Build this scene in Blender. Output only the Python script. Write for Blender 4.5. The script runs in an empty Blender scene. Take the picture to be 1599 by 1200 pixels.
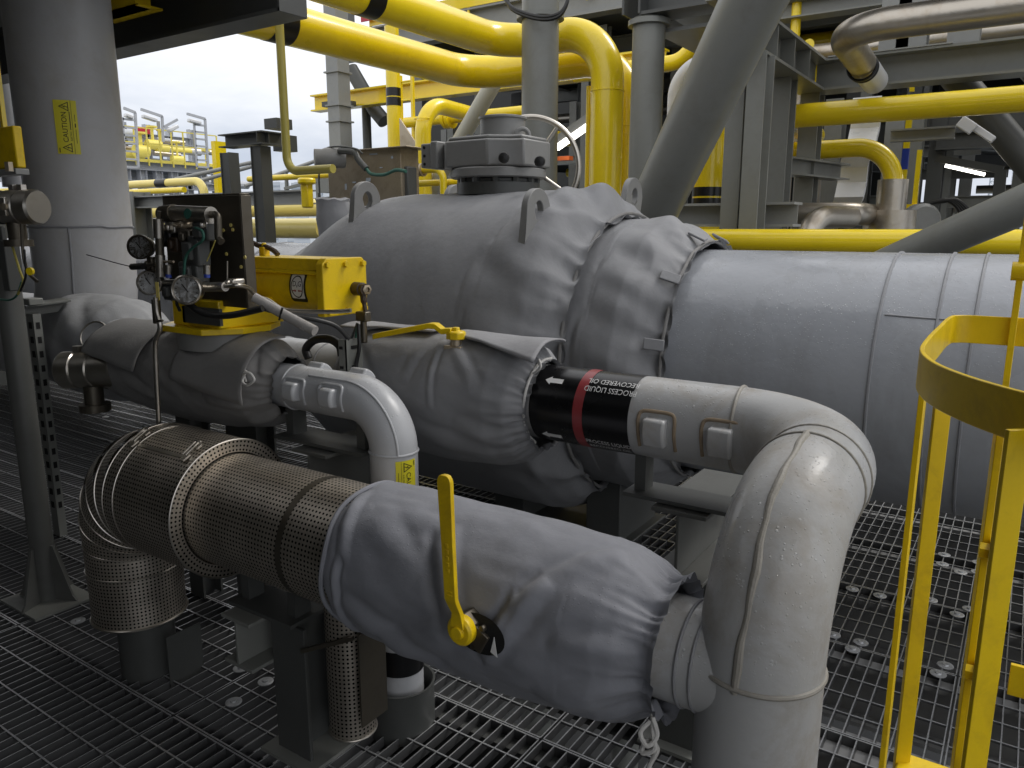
import bpy, math, random
import numpy as np
from mathutils import Vector, Matrix, noise as mnoise

scene = bpy.context.scene
COL = scene.collection
R_ = math.radians
random.seed(7)

# ------------------------------------------------------------------ camera
F = 1200.0; W0, H0 = 1599.0, 1200.0
PITCH = R_(11.5); YAW = R_(33.8); CAMH = 1.65
hv = np.array([-math.sin(YAW), math.cos(YAW), 0.0]); rv = np.array([math.cos(YAW), math.sin(YAW), 0.0]); uz = np.array([0, 0, 1.0])
FWD = hv * math.cos(PITCH) - uz * math.sin(PITCH); UPV = hv * math.sin(PITCH) + uz * math.cos(PITCH)
CAM = np.array([0, 0, CAMH])

def ray(x, y): return FWD + rv * (x - 799.5) / F - UPV * (y - 600) / F
def at(x, y, Y):            # world point seen at survey pixel x, y on the vertical plane at depth Y
    d = ray(x, y); return CAM + d * (Y / d[1])
def atX(x, y, X):
    d = ray(x, y); return CAM + d * (X / d[0])
def atZ(x, y, z=0.0):
    d = ray(x, y); return CAM + d * ((z - CAMH) / d[2])
def dep(p): return float((np.array(p, float) - CAM) @ FWD)
def rpx(p, w): return w / 2 * dep(p) / F      # radius that reads w wide at p

cam = bpy.data.cameras.new('camera'); camo = bpy.data.objects.new('camera', cam); COL.objects.link(camo)
camo.location = CAM; camo.rotation_euler = (R_(90) - PITCH, 0, YAW)
cam.sensor_width = 36; cam.lens = 36 * F / W0; cam.clip_end = 9000; cam.clip_start = 0.02
scene.camera = camo

# ------------------------------------------------------------------ things
def tag(o, label=None, cat=None, group=None, kind=None):
    if label: o['label'] = label
    if cat: o['category'] = cat
    if group: o['group'] = group
    if kind: o['kind'] = kind
    return o
def thing(name, label, cat, loc=(0, 0, 0), group=None):
    o = bpy.data.objects.new(name, None); COL.objects.link(o); o.location = [float(v) for v in loc]
    o.empty_display_size = 0.1
    return tag(o, label, cat, group)
def wloc(o):
    v = np.zeros(3)
    while o is not None:
        v += np.array(o.location); o = o.parent
    return v
def copy_tree(o, loc, label=None, parent=None):
    c = o.copy(); COL.objects.link(c)
    if parent is None:
        c.location = [float(v) for v in loc]
        if label: c['label'] = label
    else: c.parent = parent
    for ch in list(o.children): copy_tree(ch, None, None, c)
    return c

def nrm(v):
    v = np.array(v, float); n = np.linalg.norm(v); return v / n if n > 1e-12 else v

def fillet(pts, r, n=10):
    pts = [np.array(p, float) for p in pts]; out = [pts[0]]
    for i in range(1, len(pts) - 1):
        a, b, c = pts[i - 1], pts[i], pts[i + 1]
        u = nrm(a - b); v = nrm(c - b); ang = math.acos(max(-1, min(1, u @ v)))
        if ang > math.pi - 1e-3 or r <= 0: out.append(b); continue
        t = r / math.tan(ang / 2); t = min(t, .49 * np.linalg.norm(a - b) if i > 1 else .98 * np.linalg.norm(a - b), .98 * np.linalg.norm(c - b) if i == len(pts) - 2 else .49 * np.linalg.norm(c - b))
        rr = t * math.tan(ang / 2); cen = b + nrm(u + v) * (rr / math.sin(ang / 2))
        s = b + u * t - cen; e = b + v * t - cen; om = math.acos(max(-1, min(1, nrm(s) @ nrm(e))))
        for k in range(n + 1):
            f = k / n; out.append(cen + (math.sin((1 - f) * om) * s + math.sin(f * om) * e) / math.sin(om))
    out.append(pts[-1]); return out

def smooth_path(pts, n=8):      # Catmull-Rom
    P = [np.array(p, float) for p in pts]; P = [2 * P[0] - P[1]] + P + [2 * P[-1] - P[-2]]; out = []
    for i in range(1, len(P) - 2):
        for k in range(n):
            t = k / n; a, b, c, d = P[i - 1], P[i], P[i + 1], P[i + 2]
            out.append(.5 * (2 * b + (c - a) * t + (2 * a - 5 * b + 4 * c - d) * t * t + (3 * b - a - 3 * c + d) * t ** 3))
    out.append(P[-2]); return out

class MB:
    def __init__(self): self.v = []; self.f = []; self.uv = {}; self.has_uv = False; self.marks = []
    def add(self, V, Fs, UV=None):
        o = len(self.v); self.marks.append((o, len(self.f))); self.v += [tuple(map(float, p)) for p in V]
        self.f += [tuple(i + o for i in f) for f in Fs]
        if UV is not None:
            self.has_uv = True
            for i, u in enumerate(UV): self.uv[o + i] = u
        return self
    def box(self, c, s, ax=None):
        c = np.array(c, float); s = np.array(s, float) / 2
        A = np.eye(3) if ax is None else np.array([nrm(a) for a in ax])
        V = [c + A[0] * s[0] * i + A[1] * s[1] * j + A[2] * s[2] * k for i in (-1, 1) for j in (-1, 1) for k in (-1, 1)]
        return self.add(V, [(0, 1, 3, 2), (4, 6, 7, 5), (0, 4, 5, 1), (2, 3, 7, 6), (0, 2, 6, 4), (1, 5, 7, 3)])
    def box2(self, a, b):
        a = np.array(a, float); b = np.array(b, float); return self.box((a + b) / 2, np.abs(b - a))
    def bar(self, p0, p1, w, h, up=(0, 0, 1)):
        p0 = np.array(p0, float); p1 = np.array(p1, float); d = nrm(p1 - p0)
        s = np.cross(d, up); s = nrm(s) if np.linalg.norm(s) > 1e-6 else nrm(np.cross(d, (1, 0, 0))); u = np.cross(s, d)
        return self.box((p0 + p1) / 2, (np.linalg.norm(p1 - p0), w, h), (d, s, u))
    def hbeam(self, p0, p1, h, w, tf=.018, tw=.012, up=(0, 0, 1)):
        p0 = np.array(p0, float); p1 = np.array(p1, float); d = nrm(p1 - p0)
        s = np.cross(d, up); s = nrm(s) if np.linalg.norm(s) > 1e-6 else nrm(np.cross(d, (1, 0, 0))); u = np.cross(s, d)
        L = np.linalg.norm(p1 - p0); m = (p0 + p1) / 2
        self.box(m + u * (h - tf) / 2, (L, w, tf), (d, s, u)); self.box(m - u * (h - tf) / 2, (L, w, tf), (d, s, u))
        return self.box(m, (L, tw, h - 2 * tf), (d, s, u))
    def tube(self, path, R, n=20, caps=True, closed=False, ref=None, uv=False):
        P = [np.array(p, float) for p in path]; m = len(P)
        Rs = [R] * m if np.isscalar(R) else list(R)
        T = []
        for i in range(m):
            if closed: t = P[(i + 1) % m] - P[i - 1]
            else: t = P[min(i + 1, m - 1)] - P[max(i - 1, 0)]
            T.append(nrm(t))
        if ref is None: ref = (0, 0, 1) if abs(T[0][2]) < .9 else (0, 1, 0)
        N = nrm(np.array(ref, float) - T[0] * (np.array(ref, float) @ T[0])); V = []; UV = []; L = 0
        k = n + 1 if uv else n
        for i in range(m):
            if i:
                N = nrm(N - T[i] * (N @ T[i])); L += np.linalg.norm(P[i] - P[i - 1])
            B = np.cross(T[i], N)
            for j in range(k):
                a = 2 * math.pi * j / n; V.append(P[i] + (N * math.cos(a) + B * math.sin(a)) * Rs[i]); UV.append((L, a * max(Rs)))
        Fs = []
        for i in range(m if closed else m - 1):
            for j in range(n):
                a = i * k + j; b = i * k + (j + 1 if uv else (j + 1) % n); c = ((i + 1) % m) * k + (j + 1 if uv else (j + 1) % n); d = ((i + 1) % m) * k + j
                Fs.append((a, b, c, d))
        if caps and not closed:
            Fs.append(tuple(reversed(range(n)))); Fs.append(tuple((m - 1) * k + j for j in range(n)))
        return self.add(V, Fs, UV if uv else None)
    def cyl(self, p0, p1, R, n=20, R2=None): return self.tube([p0, p1], [R, R if R2 is None else R2], n)
    def ring(self, c, ax, R, r, n=40, m=8):
        ax = nrm(ax); s = nrm(np.cross(ax, (0, 0, 1) if abs(ax[2]) < .9 else (1, 0, 0))); t = np.cross(ax, s); c = np.array(c, float)
        return self.tube([c + (s * math.cos(2 * math.pi * i / n) + t * math.sin(2 * math.pi * i / n)) * R for i in range(n)], r, m, closed=True, ref=ax)
    def lathe(self, prof, o, ax, n=32, ref=None):     # prof: (r, h) along ax
        ax = nrm(ax); s = nrm(np.cross(ax, (0, 0, 1) if abs(ax[2]) < .9 else (1, 0, 0))) if ref is None else nrm(ref); t = np.cross(ax, s); o = np.array(o, float); V = []; Fs = []
        for r, h in prof:
            for j in range(n):
                a = 2 * math.pi * j / n; V.append(o + ax * h + (s * math.cos(a) + t * math.sin(a)) * max(r, 1e-5))
        for i in range(len(prof) - 1):
            for j in range(n): Fs.append((i * n + j, i * n + (j + 1) % n, (i + 1) * n + (j + 1) % n, (i + 1) * n + j))
        Fs.append(tuple(reversed(range(n)))); Fs.append(tuple((len(prof) - 1) * n + j for j in range(n)))
        return self.add(V, Fs)
    def prism(self, poly, o, U, V_, depth):            # poly in (u, v), extruded along U x V
        U = nrm(U); V_ = nrm(V_); N = np.cross(U, V_); o = np.array(o, float); n = len(poly)
        A = [o + U * a + V_ * b for a, b in poly]; B = [p + N * depth for p in A]
        return self.add(A + B, [tuple(reversed(range(n))), tuple(range(n, 2 * n))] + [(i, (i + 1) % n, n + (i + 1) % n, n + i) for i in range(n)])
    def grid(self, fn, nu, nv, closed_v=False, uvfn=None):
        V = [fn(i / (nu - 1), j / (nv if closed_v else nv - 1)) for i in range(nu) for j in range(nv)]; Fs = []
        for i in range(nu - 1):
            for j in range(nv if closed_v else nv - 1):
                k = (j + 1) % nv; Fs.append((i * nv + j, i * nv + k, (i + 1) * nv + k, (i + 1) * nv + j))
        UV = [uvfn(i / (nu - 1), j / (nv - 1)) for i in range(nu) for j in range(nv)] if uvfn else None
        return self.add(V, Fs, UV)
    def build_each(self, name, mat, parent=None, **k):      # one object for every shape added
        out = []; E = self.marks + [(len(self.v), len(self.f))]
        for (a, fa), (b, fb) in zip(E[:-1], E[1:]):
            m = MB(); m.v = self.v[a:b]; m.f = [tuple(i - a for i in f) for f in self.f[fa:fb]]; out.append(m.build(name, mat, parent, **k))
        return out[0]
    def build(self, name, mat, parent=None, smooth=35, bevel=0, solid=0):
        me = bpy.data.meshes.new(name); off = wloc(parent) if parent is not None else np.zeros(3)
        me.from_pydata([tuple(np.array(p) - off) for p in self.v], [], self.f)
        if self.has_uv:
            ul = me.uv_layers.new(name='UVMap'); idx = np.zeros(len(me.loops), int); me.loops.foreach_get('vertex_index', idx)
            buf = np.zeros((len(me.loops), 2)); 
            for i, vi in enumerate(idx): buf[i] = self.uv.get(int(vi), (0, 0))
            ul.data.foreach_set('uv', buf.ravel())
        me.materials.append(mat)
        if smooth:
            me.shade_smooth(); me.set_sharp_from_angle(angle=R_(smooth))
        me.update()
        o = bpy.data.objects.new(name, me); COL.objects.link(o)
        if parent is not None: o.parent = parent
        if solid:
            m = o.modifiers.new('thickness', 'SOLIDIFY'); m.thickness = solid; m.offset = 1
        if bevel:
            m = o.modifiers.new('bevel', 'BEVEL'); m.width = bevel; m.segments = 2; m.limit_method = 'ANGLE'; m.angle_limit = R_(40)
        return o

# ------------------------------------------------------------------ materials
def nodes(name):
    m = bpy.data.materials.new(name); m.use_nodes = True; nt = m.node_tree; nt.nodes.clear()
    o = nt.nodes.new('ShaderNodeOutputMaterial'); b = nt.nodes.new('ShaderNodeBsdfPrincipled'); nt.links.new(b.outputs[0], o.inputs[0])
    return m, nt, b
class G:
    def __init__(s, nt): s.nt = nt
    def n(s, t, **k):
        x = s.nt.nodes.new(t)
        for a, v in k.items(): setattr(x, a, v)
        return x
    def l(s, a, b): s.nt.links.new(a, b)
    def math(s, op, a, b=None, c=None, clamp=False):
        x = s.n('ShaderNodeMath', operation=op); x.use_clamp = clamp
        for i, v in enumerate((a, b, c)):
            if v is None: continue
            if isinstance(v, (int, float)): x.inputs[i].default_value = v
            else: s.l(v, x.inputs[i])
        return x.outputs[0]
    def pos(s): return s.n('ShaderNodeNewGeometry').outputs['Position']
    def normal_z(s):
        x = s.n('ShaderNodeSeparateXYZ'); s.l(s.n('ShaderNodeNewGeometry').outputs['Normal'], x.inputs[0]); return x.outputs[2]
    def mapping(s, vec, scale):
        x = s.n('ShaderNodeMapping'); s.l(vec, x.inputs[0]); x.inputs['Scale'].default_value = scale; return x.outputs[0]
    def noise(s, scale, detail=4, rough=.55, vec=None, dist=0):
        x = s.n('ShaderNodeTexNoise'); x.inputs['Scale'].default_value = scale; x.inputs['Detail'].default_value = detail; x.inputs['Roughness'].default_value = rough; x.inputs['Distortion'].default_value = dist
        s.l(vec if vec is not None else s.pos(), x.inputs['Vector']); return x.outputs[0]
    def ramp(s, f, a, b, ca=(0, 0, 0, 1), cb=(1, 1, 1, 1)):
        x = s.n('ShaderNodeValToRGB'); s.l(f, x.inputs[0]); x.color_ramp.elements[0].position = a; x.color_ramp.elements[1].position = b
        x.color_ramp.elements[0].color = ca; x.color_ramp.elements[1].color = cb; return x.outputs[0]
    def mix(s, f, a, b, mode='MIX'):
        x = s.n('ShaderNodeMix', data_type='RGBA', blend_type=mode)
        for i, v in ((0, f), (6, a), (7, b)):
            if isinstance(v, (int, float)): x.inputs[i].default_value = v
            elif isinstance(v, tuple): x.inputs[i].default_value = v
            else: s.l(v, x.inputs[i])
        return x.outputs[2]
    def bump(s, h, strength, dist, nxt=None):
        x = s.n('ShaderNodeBump'); x.inputs['Strength'].default_value = strength; x.inputs['Distance'].default_value = dist; s.l(h, x.inputs['Height'])
        if nxt is not None: s.l(nxt, x.inputs['Normal'])
        return x.outputs[0]
def c4(c, k=1.0): return (min(1, c[0] * k), min(1, c[1] * k), min(1, c[2] * k), 1)

def paint(name, base, rough=.4, metal=0, var=.12, vscale=3, dirt=None, dirt_amt=.35, dirt_scale=6, bump=.15, bscale=60, bdist=.002, wet=0, drop_scale=150, coat=0, streak=False, spec=.5, fine=None):
    m, nt, b = nodes(name); g = G(nt)
    p = g.pos()
    n1 = g.noise(vscale, 5, .6, p)
    col = g.mix(n1, c4(base, 1 - var), c4(base, 1 + var))
    if fine:
        n4 = g.noise(fine[0], 3, .6, p); col = g.mix(g.math('MULTIPLY', n4, fine[1]), col, c4(base, .45))
    if dirt:
        v = g.mapping(p, (1, 1, .25)) if streak else p
        n2 = g.noise(dirt_scale, 6, .7, v, .4); f = g.ramp(n2, .48, .72)
        col = g.mix(g.math('MULTIPLY', f, dirt_amt), col, c4(dirt))
    n3 = g.noise(bscale, 3, .6, p); ro = g.math('ADD', g.math('MULTIPLY', n1, .25), rough - .12, clamp=True)
    nb = g.bump(n3, bump, bdist)
    if wet:
        vo = g.n('ShaderNodeTexVoronoi'); vo.inputs['Scale'].default_value = drop_scale; g.l(p, vo.inputs['Vector'])
        sp = g.n('ShaderNodeSeparateColor'); g.l(vo.outputs['Color'], sp.inputs[0])
        rad = g.math('MULTIPLY', g.math('POWER', sp.outputs[0], 4.5), .5)
        dm = g.math('SUBTRACT', rad, vo.outputs['Distance']); dm = g.math('MULTIPLY', dm, 9, clamp=True)
        up = g.ramp(g.normal_z(), .0, .55); patch = g.ramp(g.noise(2.3, 3, .6, p), .38, .6)
        dm = g.math('MULTIPLY', g.math('MULTIPLY', dm, up), g.math('MULTIPLY', patch, wet))
        nb = g.bump(dm, .7, .0022, nb)
        ro = g.math('SUBTRACT', ro, g.math('MULTIPLY', dm, .5), clamp=True)
        film = g.math('MULTIPLY', g.math('MULTIPLY', up, patch), .22 * wet); ro = g.math('SUBTRACT', ro, film, clamp=True)
        col = g.mix(g.math('MULTIPLY', dm, .3), col, c4((.8, .82, .85)))
    g.l(col, b.inputs['Base Color']); g.l(ro, b.inputs['Roughness']); g.l(nb, b.inputs['Normal'])
    b.inputs['Metallic'].default_value = metal; b.inputs['Specular IOR Level'].default_value = spec
    if coat: b.inputs['Coat Weight'].default_value = coat; b.inputs['Coat Roughness'].default_value = .08
    return m

def cloth(name, base, wet=.6, var=.12):
    m, nt, b = nodes(name); g = G(nt); p = g.pos()
    n1 = g.noise(2.2, 5, .6, p); col = g.mix(n1, c4(base, 1 - var), c4(base, 1 + var))
    st = g.ramp(g.noise(9, 6, .7, g.mapping(p, (1, 1, .35)), .5), .5, .8); col = g.mix(g.math('MULTIPLY', st, .35), col, c4(base, .55))
    wv = g.n('ShaderNodeTexWave'); wv.inputs['Scale'].default_value = 160; wv.inputs['Distortion'].default_value = 2; g.l(p, wv.inputs['Vector']); fine = g.math('ADD', g.noise(700, 2, .6, p), g.math('MULTIPLY', wv.outputs['Fac'], .5)); med = g.noise(28, 4, .6, p); big = g.noise(7, 4, .55, p)
    nb = g.bump(fine, .22, .0015); nb = g.bump(med, .22, .006, nb); nb = g.bump(big, .14, .012, nb)
    ro = g.math('ADD', g.math('MULTIPLY', n1, .2), .58); b.inputs['Specular IOR Level'].default_value = .3
    vo = g.n('ShaderNodeTexVoronoi'); vo.inputs['Scale'].default_value = 170; g.l(p, vo.inputs['Vector'])
    sp = g.n('ShaderNodeSeparateColor'); g.l(vo.outputs['Color'], sp.inputs[0])
    dm = g.math('MULTIPLY', g.math('SUBTRACT', g.math('MULTIPLY', g.math('POWER', sp.outputs[0], 4.0), .48), vo.outputs['Distance']), 9, clamp=True)
    up = g.ramp(g.normal_z(), .25, .8); patch = g.ramp(g.noise(3.1, 3, .6, p), .4, .6)
    dm = g.math('MULTIPLY', g.math('MULTIPLY', dm, up), g.math('MULTIPLY', patch, wet)); nb = g.bump(dm, .6, .002, nb)
    ro = g.math('SUBTRACT', ro, g.math('MULTIPLY', dm, .4), clamp=True)
    ro = g.math('SUBTRACT', ro, g.math('MULTIPLY', g.math('MULTIPLY', up, patch), .12), clamp=True)
    g.l(col, b.inputs['Base Color']); g.l(ro, b.inputs['Roughness']); g.l(nb, b.inputs['Normal'])
    b.inputs['Sheen Weight'].default_value = .1
    return m

def perforated(name, base, pitch=.0135, hole=.26):
    m, nt, b = nodes(name); g = G(nt)
    uvn = g.n('ShaderNodeUVMap'); uvn.uv_map = 'UVMap'; sx = g.n('ShaderNodeSeparateXYZ'); g.l(uvn.outputs[0], sx.inputs[0])
    u = g.math('MULTIPLY', sx.outputs[0], 1 / pitch); v = g.math('MULTIPLY', sx.outputs[1], 1 / pitch)
    def dots(du, dv):
        a = g.math('SUBTRACT', g.math('FRACT', g.math('ADD', u, du)), .5); c = g.math('SUBTRACT', g.math('FRACT', g.math('ADD', v, dv)), .5)
        return g.math('SQRT', g.math('ADD', g.math('MULTIPLY', a, a), g.math('MULTIPLY', c, c)))
    d = dots(0, 0); hm2 = None
    hm = g.math('LESS_THAN', d, hole)
    p = g.pos(); n1 = g.noise(4, 6, .65, p); n2 = g.ramp(g.noise(14, 6, .7, p, .5), .45, .75)
    col = g.mix(n1, c4(base, .6), c4(base, 1.35)); col = g.mix(g.math('MULTIPLY', n2, .35), col, c4((.2, .16, .11)))
    col = g.mix(hm, col, (.004, .004, .004, 1))
    met = g.math('SUBTRACT', .95, hm, clamp=True)
    g.l(col, b.inputs['Base Color']); g.l(met, b.inputs['Metallic'])
    ro = g.math('ADD', g.math('MULTIPLY', g.noise(9, 4, .6, p), .25), .32); ro = g.math('ADD', ro, g.math('MULTIPLY', hm, .5), clamp=True); g.l(ro, b.inputs['Roughness'])
    nb = g.bump(g.noise(5, 3, .5, p), .25, .02); g.l(nb, b.inputs['Normal'])
    g.l(g.math('SUBTRACT', .5, g.math('MULTIPLY', hm, .5)), b.inputs['Specular IOR Level'])
    return m

def emit(name, col, s):
    m, nt, b = nodes(name); b.inputs['Base Color'].default_value = c4(col); b.inputs['Emission Color'].default_value = c4(col); b.inputs['Emission Strength'].default_value = s; return m

M = dict(
    coat=paint('white_insulation_coat', (.455, .46, .465), .45, var=.1, dirt=(.29, .24, .18), dirt_amt=.6, dirt_scale=6, bump=.25, bscale=45, bdist=.003, wet=1, spec=.45),
    coatl=paint('light_grey_coat', (.47, .48, .50), .4, var=.07, dirt=(.25, .24, .23), dirt_amt=.25, dirt_scale=4, bump=.25, bscale=30, wet=.6),
    bigcoat=paint('big_pipe_grey_coat', (.345, .36, .39), .36, var=.08, dirt=(.22, .22, .22), dirt_amt=.5, dirt_scale=4, streak=True, bump=.35, bscale=9, bdist=.009, wet=.9),
    leftcoat=paint('riser_grey_coat', (.47, .47, .48), .42, var=.08, dirt=(.34, .31, .26), dirt_amt=.4, dirt_scale=3, bump=.3, bscale=10, bdist=.006),
    seam=paint('brown_seam_sealant', (.30, .285, .255), .5, var=.25, vscale=20, bump=.6, bscale=90),
    seamg=paint('grey_seam_sealant', (.26, .265, .28), .5, var=.15, vscale=20, bump=.5, bscale=60),
    rust=paint('rust_stained_sealant', (.28, .215, .145), .6, var=.3, vscale=25, bump=.5),
    jack=cloth('grey_jacket_cloth', (.25, .253, .265)),
    jackl=cloth('light_jacket_cloth', (.32, .325, .335)),
    jackd=cloth('brownish_jacket_cloth', (.215, .21, .205)),
    jackb=cloth('bright_jacket_cloth', (.25, .257, .288), wet=.9),
    flap=cloth('flap_cloth', (.30, .30, .315)),
    perf=perforated('perforated_steel', (.62, .565, .49)),
    steel=paint('stainless_steel', (.55, .52, .47), .33, 1, var=.15, dirt=(.3, .25, .18), dirt_amt=.4, bump=.1),
    clad=paint('weathered_steel_cladding', (.50, .46, .40), .36, .9, var=.15, vscale=5, dirt=(.35, .27, .18), dirt_amt=.6, dirt_scale=5, bump=.25, bscale=9, bdist=.01),
    dsteel=paint('dull_steel_plate', (.14, .125, .10), .42, .8, var=.2, dirt=(.08, .06, .04), dirt_amt=.5),
    bsteel=paint('brown_instrument_plate', (.46, .39, .29), .4, .7, var=.15, dirt=(.2, .14, .08), dirt_amt=.5),
    galv=paint('galvanised_grating', (.34, .35, .36), .36, .55, var=.3, vscale=2.0, bump=.3, bscale=120),
    grey=paint('grey_structural_paint', (.20, .205, .19), .38, var=.1, dirt=(.14, .13, .11), dirt_amt=.35, bump=.12, bscale=50),
    greyl=paint('light_structural_paint', (.27, .275, .265), .4, var=.1, dirt=(.18, .17, .15), dirt_amt=.3, bump=.12),
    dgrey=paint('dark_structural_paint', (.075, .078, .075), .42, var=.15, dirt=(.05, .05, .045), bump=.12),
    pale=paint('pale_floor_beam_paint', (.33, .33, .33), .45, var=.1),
    valve=paint('grey_valve_paint', (.235, .235, .23), .4, var=.08, dirt=(.16, .15, .14), dirt_amt=.3, bump=.2, bscale=90),
    yel=paint('yellow_gas_paint', (.94, .70, .008), .30, var=.03, dirt=(.45, .30, .03), dirt_amt=.24, dirt_scale=2.5, bump=.08, bscale=8, bdist=.004, coat=.5),
    yeld=paint('worn_yellow_paint', (.86, .60, .005), .34, var=.08, dirt=(.40, .24, .02), dirt_amt=.5, dirt_scale=9, bump=.2, bscale=40, fine=(160, .15)),
    yelp=paint('pale_yellow_pipe_paint', (.9, .74, .22), .3, var=.05, coat=.2),
    ysign=paint('yellow_sticker', (.74, .66, .03), .4, var=.04, bump=.05),
    conduit=paint('olive_yellow_paint', (.42, .36, .08), .4, var=.08),
    black=paint('black_band_vinyl', (.006, .006, .007), .3, var=.2, bump=.1, bscale=20),
    blackr=paint('black_rubber', (.012, .012, .012), .45, bump=.2),
    red=paint('red_band_vinyl', (.30, .045, .05), .35, var=.06),
    redsign=paint('red_sign_paint', (.5, .03, .06), .4),
    white=paint('white_lettering', (.78, .78, .78), .45, var=.04),
    ink=paint('black_ink', (.015, .014, .008), .5),
    rope=paint('white_rope', (.55, .54, .52), .8, bump=.8, bscale=250),
    brown=paint('brown_fitting', (.055, .035, .022), .5, var=.2),
    green=paint('green_cable', (.03, .12, .09), .5), blue=paint('blue_paint', (.03, .06, .35), .4),
    dial=paint('gauge_dial', (.82, .83, .84), .5, var=.03),
    plastic=paint('clear_plastic_sleeve', (.42, .40, .38), .25, var=.2, vscale=30, bump=.6, bscale=70),
    hole=paint('dark_gap', (.006, .006, .006), .8),
    lamp=emit('lit_tube', (1, .96, .88), 6), lampoff=paint('lamp_housing', (.75, .76, .78), .3),
    sea=paint('sea_water', (.10, .12, .13), .2, var=.1, vscale=.05, bump=.6, bscale=.8, bdist=.2),
    low=paint('lower_deck_paint', (.05, .052, .055), .5, var=.25, vscale=.7, dirt=(.06, .06, .06), dirt_amt=.6, dirt_scale=.9),
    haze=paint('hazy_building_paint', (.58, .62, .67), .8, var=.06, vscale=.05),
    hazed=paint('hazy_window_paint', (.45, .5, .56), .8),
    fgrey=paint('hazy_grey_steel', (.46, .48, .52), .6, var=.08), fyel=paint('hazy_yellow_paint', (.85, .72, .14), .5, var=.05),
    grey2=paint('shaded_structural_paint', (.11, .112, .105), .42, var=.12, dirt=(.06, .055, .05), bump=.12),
    greyclip=paint('zinc_clip', (.55, .56, .57), .35, .5, var=.3, vscale=60),
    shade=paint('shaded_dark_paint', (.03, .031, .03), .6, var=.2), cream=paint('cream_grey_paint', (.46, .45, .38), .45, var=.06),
    orange=paint('orange_paint', (.6, .12, .02), .5),
    whitep=paint('white_pipe_paint', (.62, .63, .66), .35, var=.05),
)

def grating_mat():      # bright tops, flanks darkened to paint in the shade between bars
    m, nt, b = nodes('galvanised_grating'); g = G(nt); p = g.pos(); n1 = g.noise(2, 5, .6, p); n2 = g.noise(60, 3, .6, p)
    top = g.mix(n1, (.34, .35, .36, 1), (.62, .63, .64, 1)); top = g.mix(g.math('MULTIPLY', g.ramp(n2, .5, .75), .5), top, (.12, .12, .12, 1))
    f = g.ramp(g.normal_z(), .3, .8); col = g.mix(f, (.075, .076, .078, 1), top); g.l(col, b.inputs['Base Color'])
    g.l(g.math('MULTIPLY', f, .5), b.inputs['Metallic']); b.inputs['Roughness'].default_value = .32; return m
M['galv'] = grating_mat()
# ------------------------------------------------------------------ lettering
def text2d(body, size, ax='CENTER'):
    cu = bpy.data.curves.new('lettering', 'FONT'); cu.body = body; cu.size = size; cu.align_x = ax; cu.align_y = 'CENTER'; cu.resolution_u = 3
    ob = bpy.data.objects.new('lettering', cu); COL.objects.link(ob); dg = bpy.context.evaluated_depsgraph_get()
    me = bpy.data.meshes.new_from_object(ob.evaluated_get(dg)); V = [(v.co.x, v.co.y) for v in me.vertices]; Fs = [tuple(p.vertices) for p in me.polygons]
    bpy.data.objects.remove(ob); bpy.data.curves.remove(cu); bpy.data.meshes.remove(me); return V, Fs
def put(mb, VF, fn, dx=0, dy=0):
    V, Fs = VF; mb.add([fn(a + dx, b + dy) for a, b in V], Fs)
def rect2d(x0, y0, x1, y1, nx=1, ny=1):
    V = [(x0 + (x1 - x0) * i / nx, y0 + (y1 - y0) * j / ny) for i in range(nx + 1) for j in range(ny + 1)]
    return V, [(i * (ny + 1) + j, (i + 1) * (ny + 1) + j, (i + 1) * (ny + 1) + j + 1, i * (ny + 1) + j + 1) for i in range(nx) for j in range(ny)]
def line2d(pts, w, close=False):
    V = []; Fs = []; n = len(pts)
    for i in range(n if close else n - 1):
        a = np.array(pts[i]); b = np.array(pts[(i + 1) % n]); d = nrm(b - a); s = np.array([-d[1], d[0]]) * w / 2; a = a - d * w / 2; b = b + d * w / 2; o = len(V)
        K = 5
        for k in range(K + 1): c = a + (b - a) * k / K; V += [tuple(c - s), tuple(c + s)]
        Fs += [(o + 2 * k, o + 2 * k + 2, o + 2 * k + 3, o + 2 * k + 1) for k in range(K)]
    return V, Fs
def caution_label(parent, fn0, lift, sc=1.0):
    """yellow CAUTION sticker; fn(p, q, lift) maps reading direction p, up q to the pipe surface"""
    w, h = .27, .105
    fn = lambda p, q, l: fn0(p * sc, q * sc, l)
    mb = MB(); put(mb, rect2d(-w / 2, -h / 2, w / 2, h / 2, 8, 10), lambda a, b: fn(a, b, lift))
    st = mb.build('sticker', M['ysign'], parent)
    ik = MB(); f2 = lambda a, b: fn(a, b, lift + .0016)
    for s in (-1, 1):
        cx = s * .103
        put(ik, line2d([(cx - .021, -.014), (cx + .021, -.014), (cx, .026)], .0035, True), f2)
        put(ik, line2d([(cx + .004, .012), (cx - .003, .002), (cx + .003, .002), (cx - .003, -.010)], .003), f2)
    put(ik, text2d('CAUTION', .034), f2, 0, .008)
    put(ik, text2d('ELECTRIC', .011), f2, -.045, -.017)
    put(ik, rect2d(-.013, -.019, .078, -.0155, 4, 1), f2)
    put(ik, rect2d(-w / 2, -.0275, w / 2, -.026, 8, 1), f2)
    put(ik, rect2d(-.08, -.041, -.01, -.039, 4, 1), f2); put(ik, rect2d(.0, -.042, .02, -.037, 1, 1), f2); put(ik, rect2d(.03, -.041, .065, -.039, 1, 1), f2)
    put(ik, rect2d(-.128, .040, -.105, .044, 1, 1), f2)
    ik.build('lettering', M['ink'], st, smooth=0)
    return st

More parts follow.
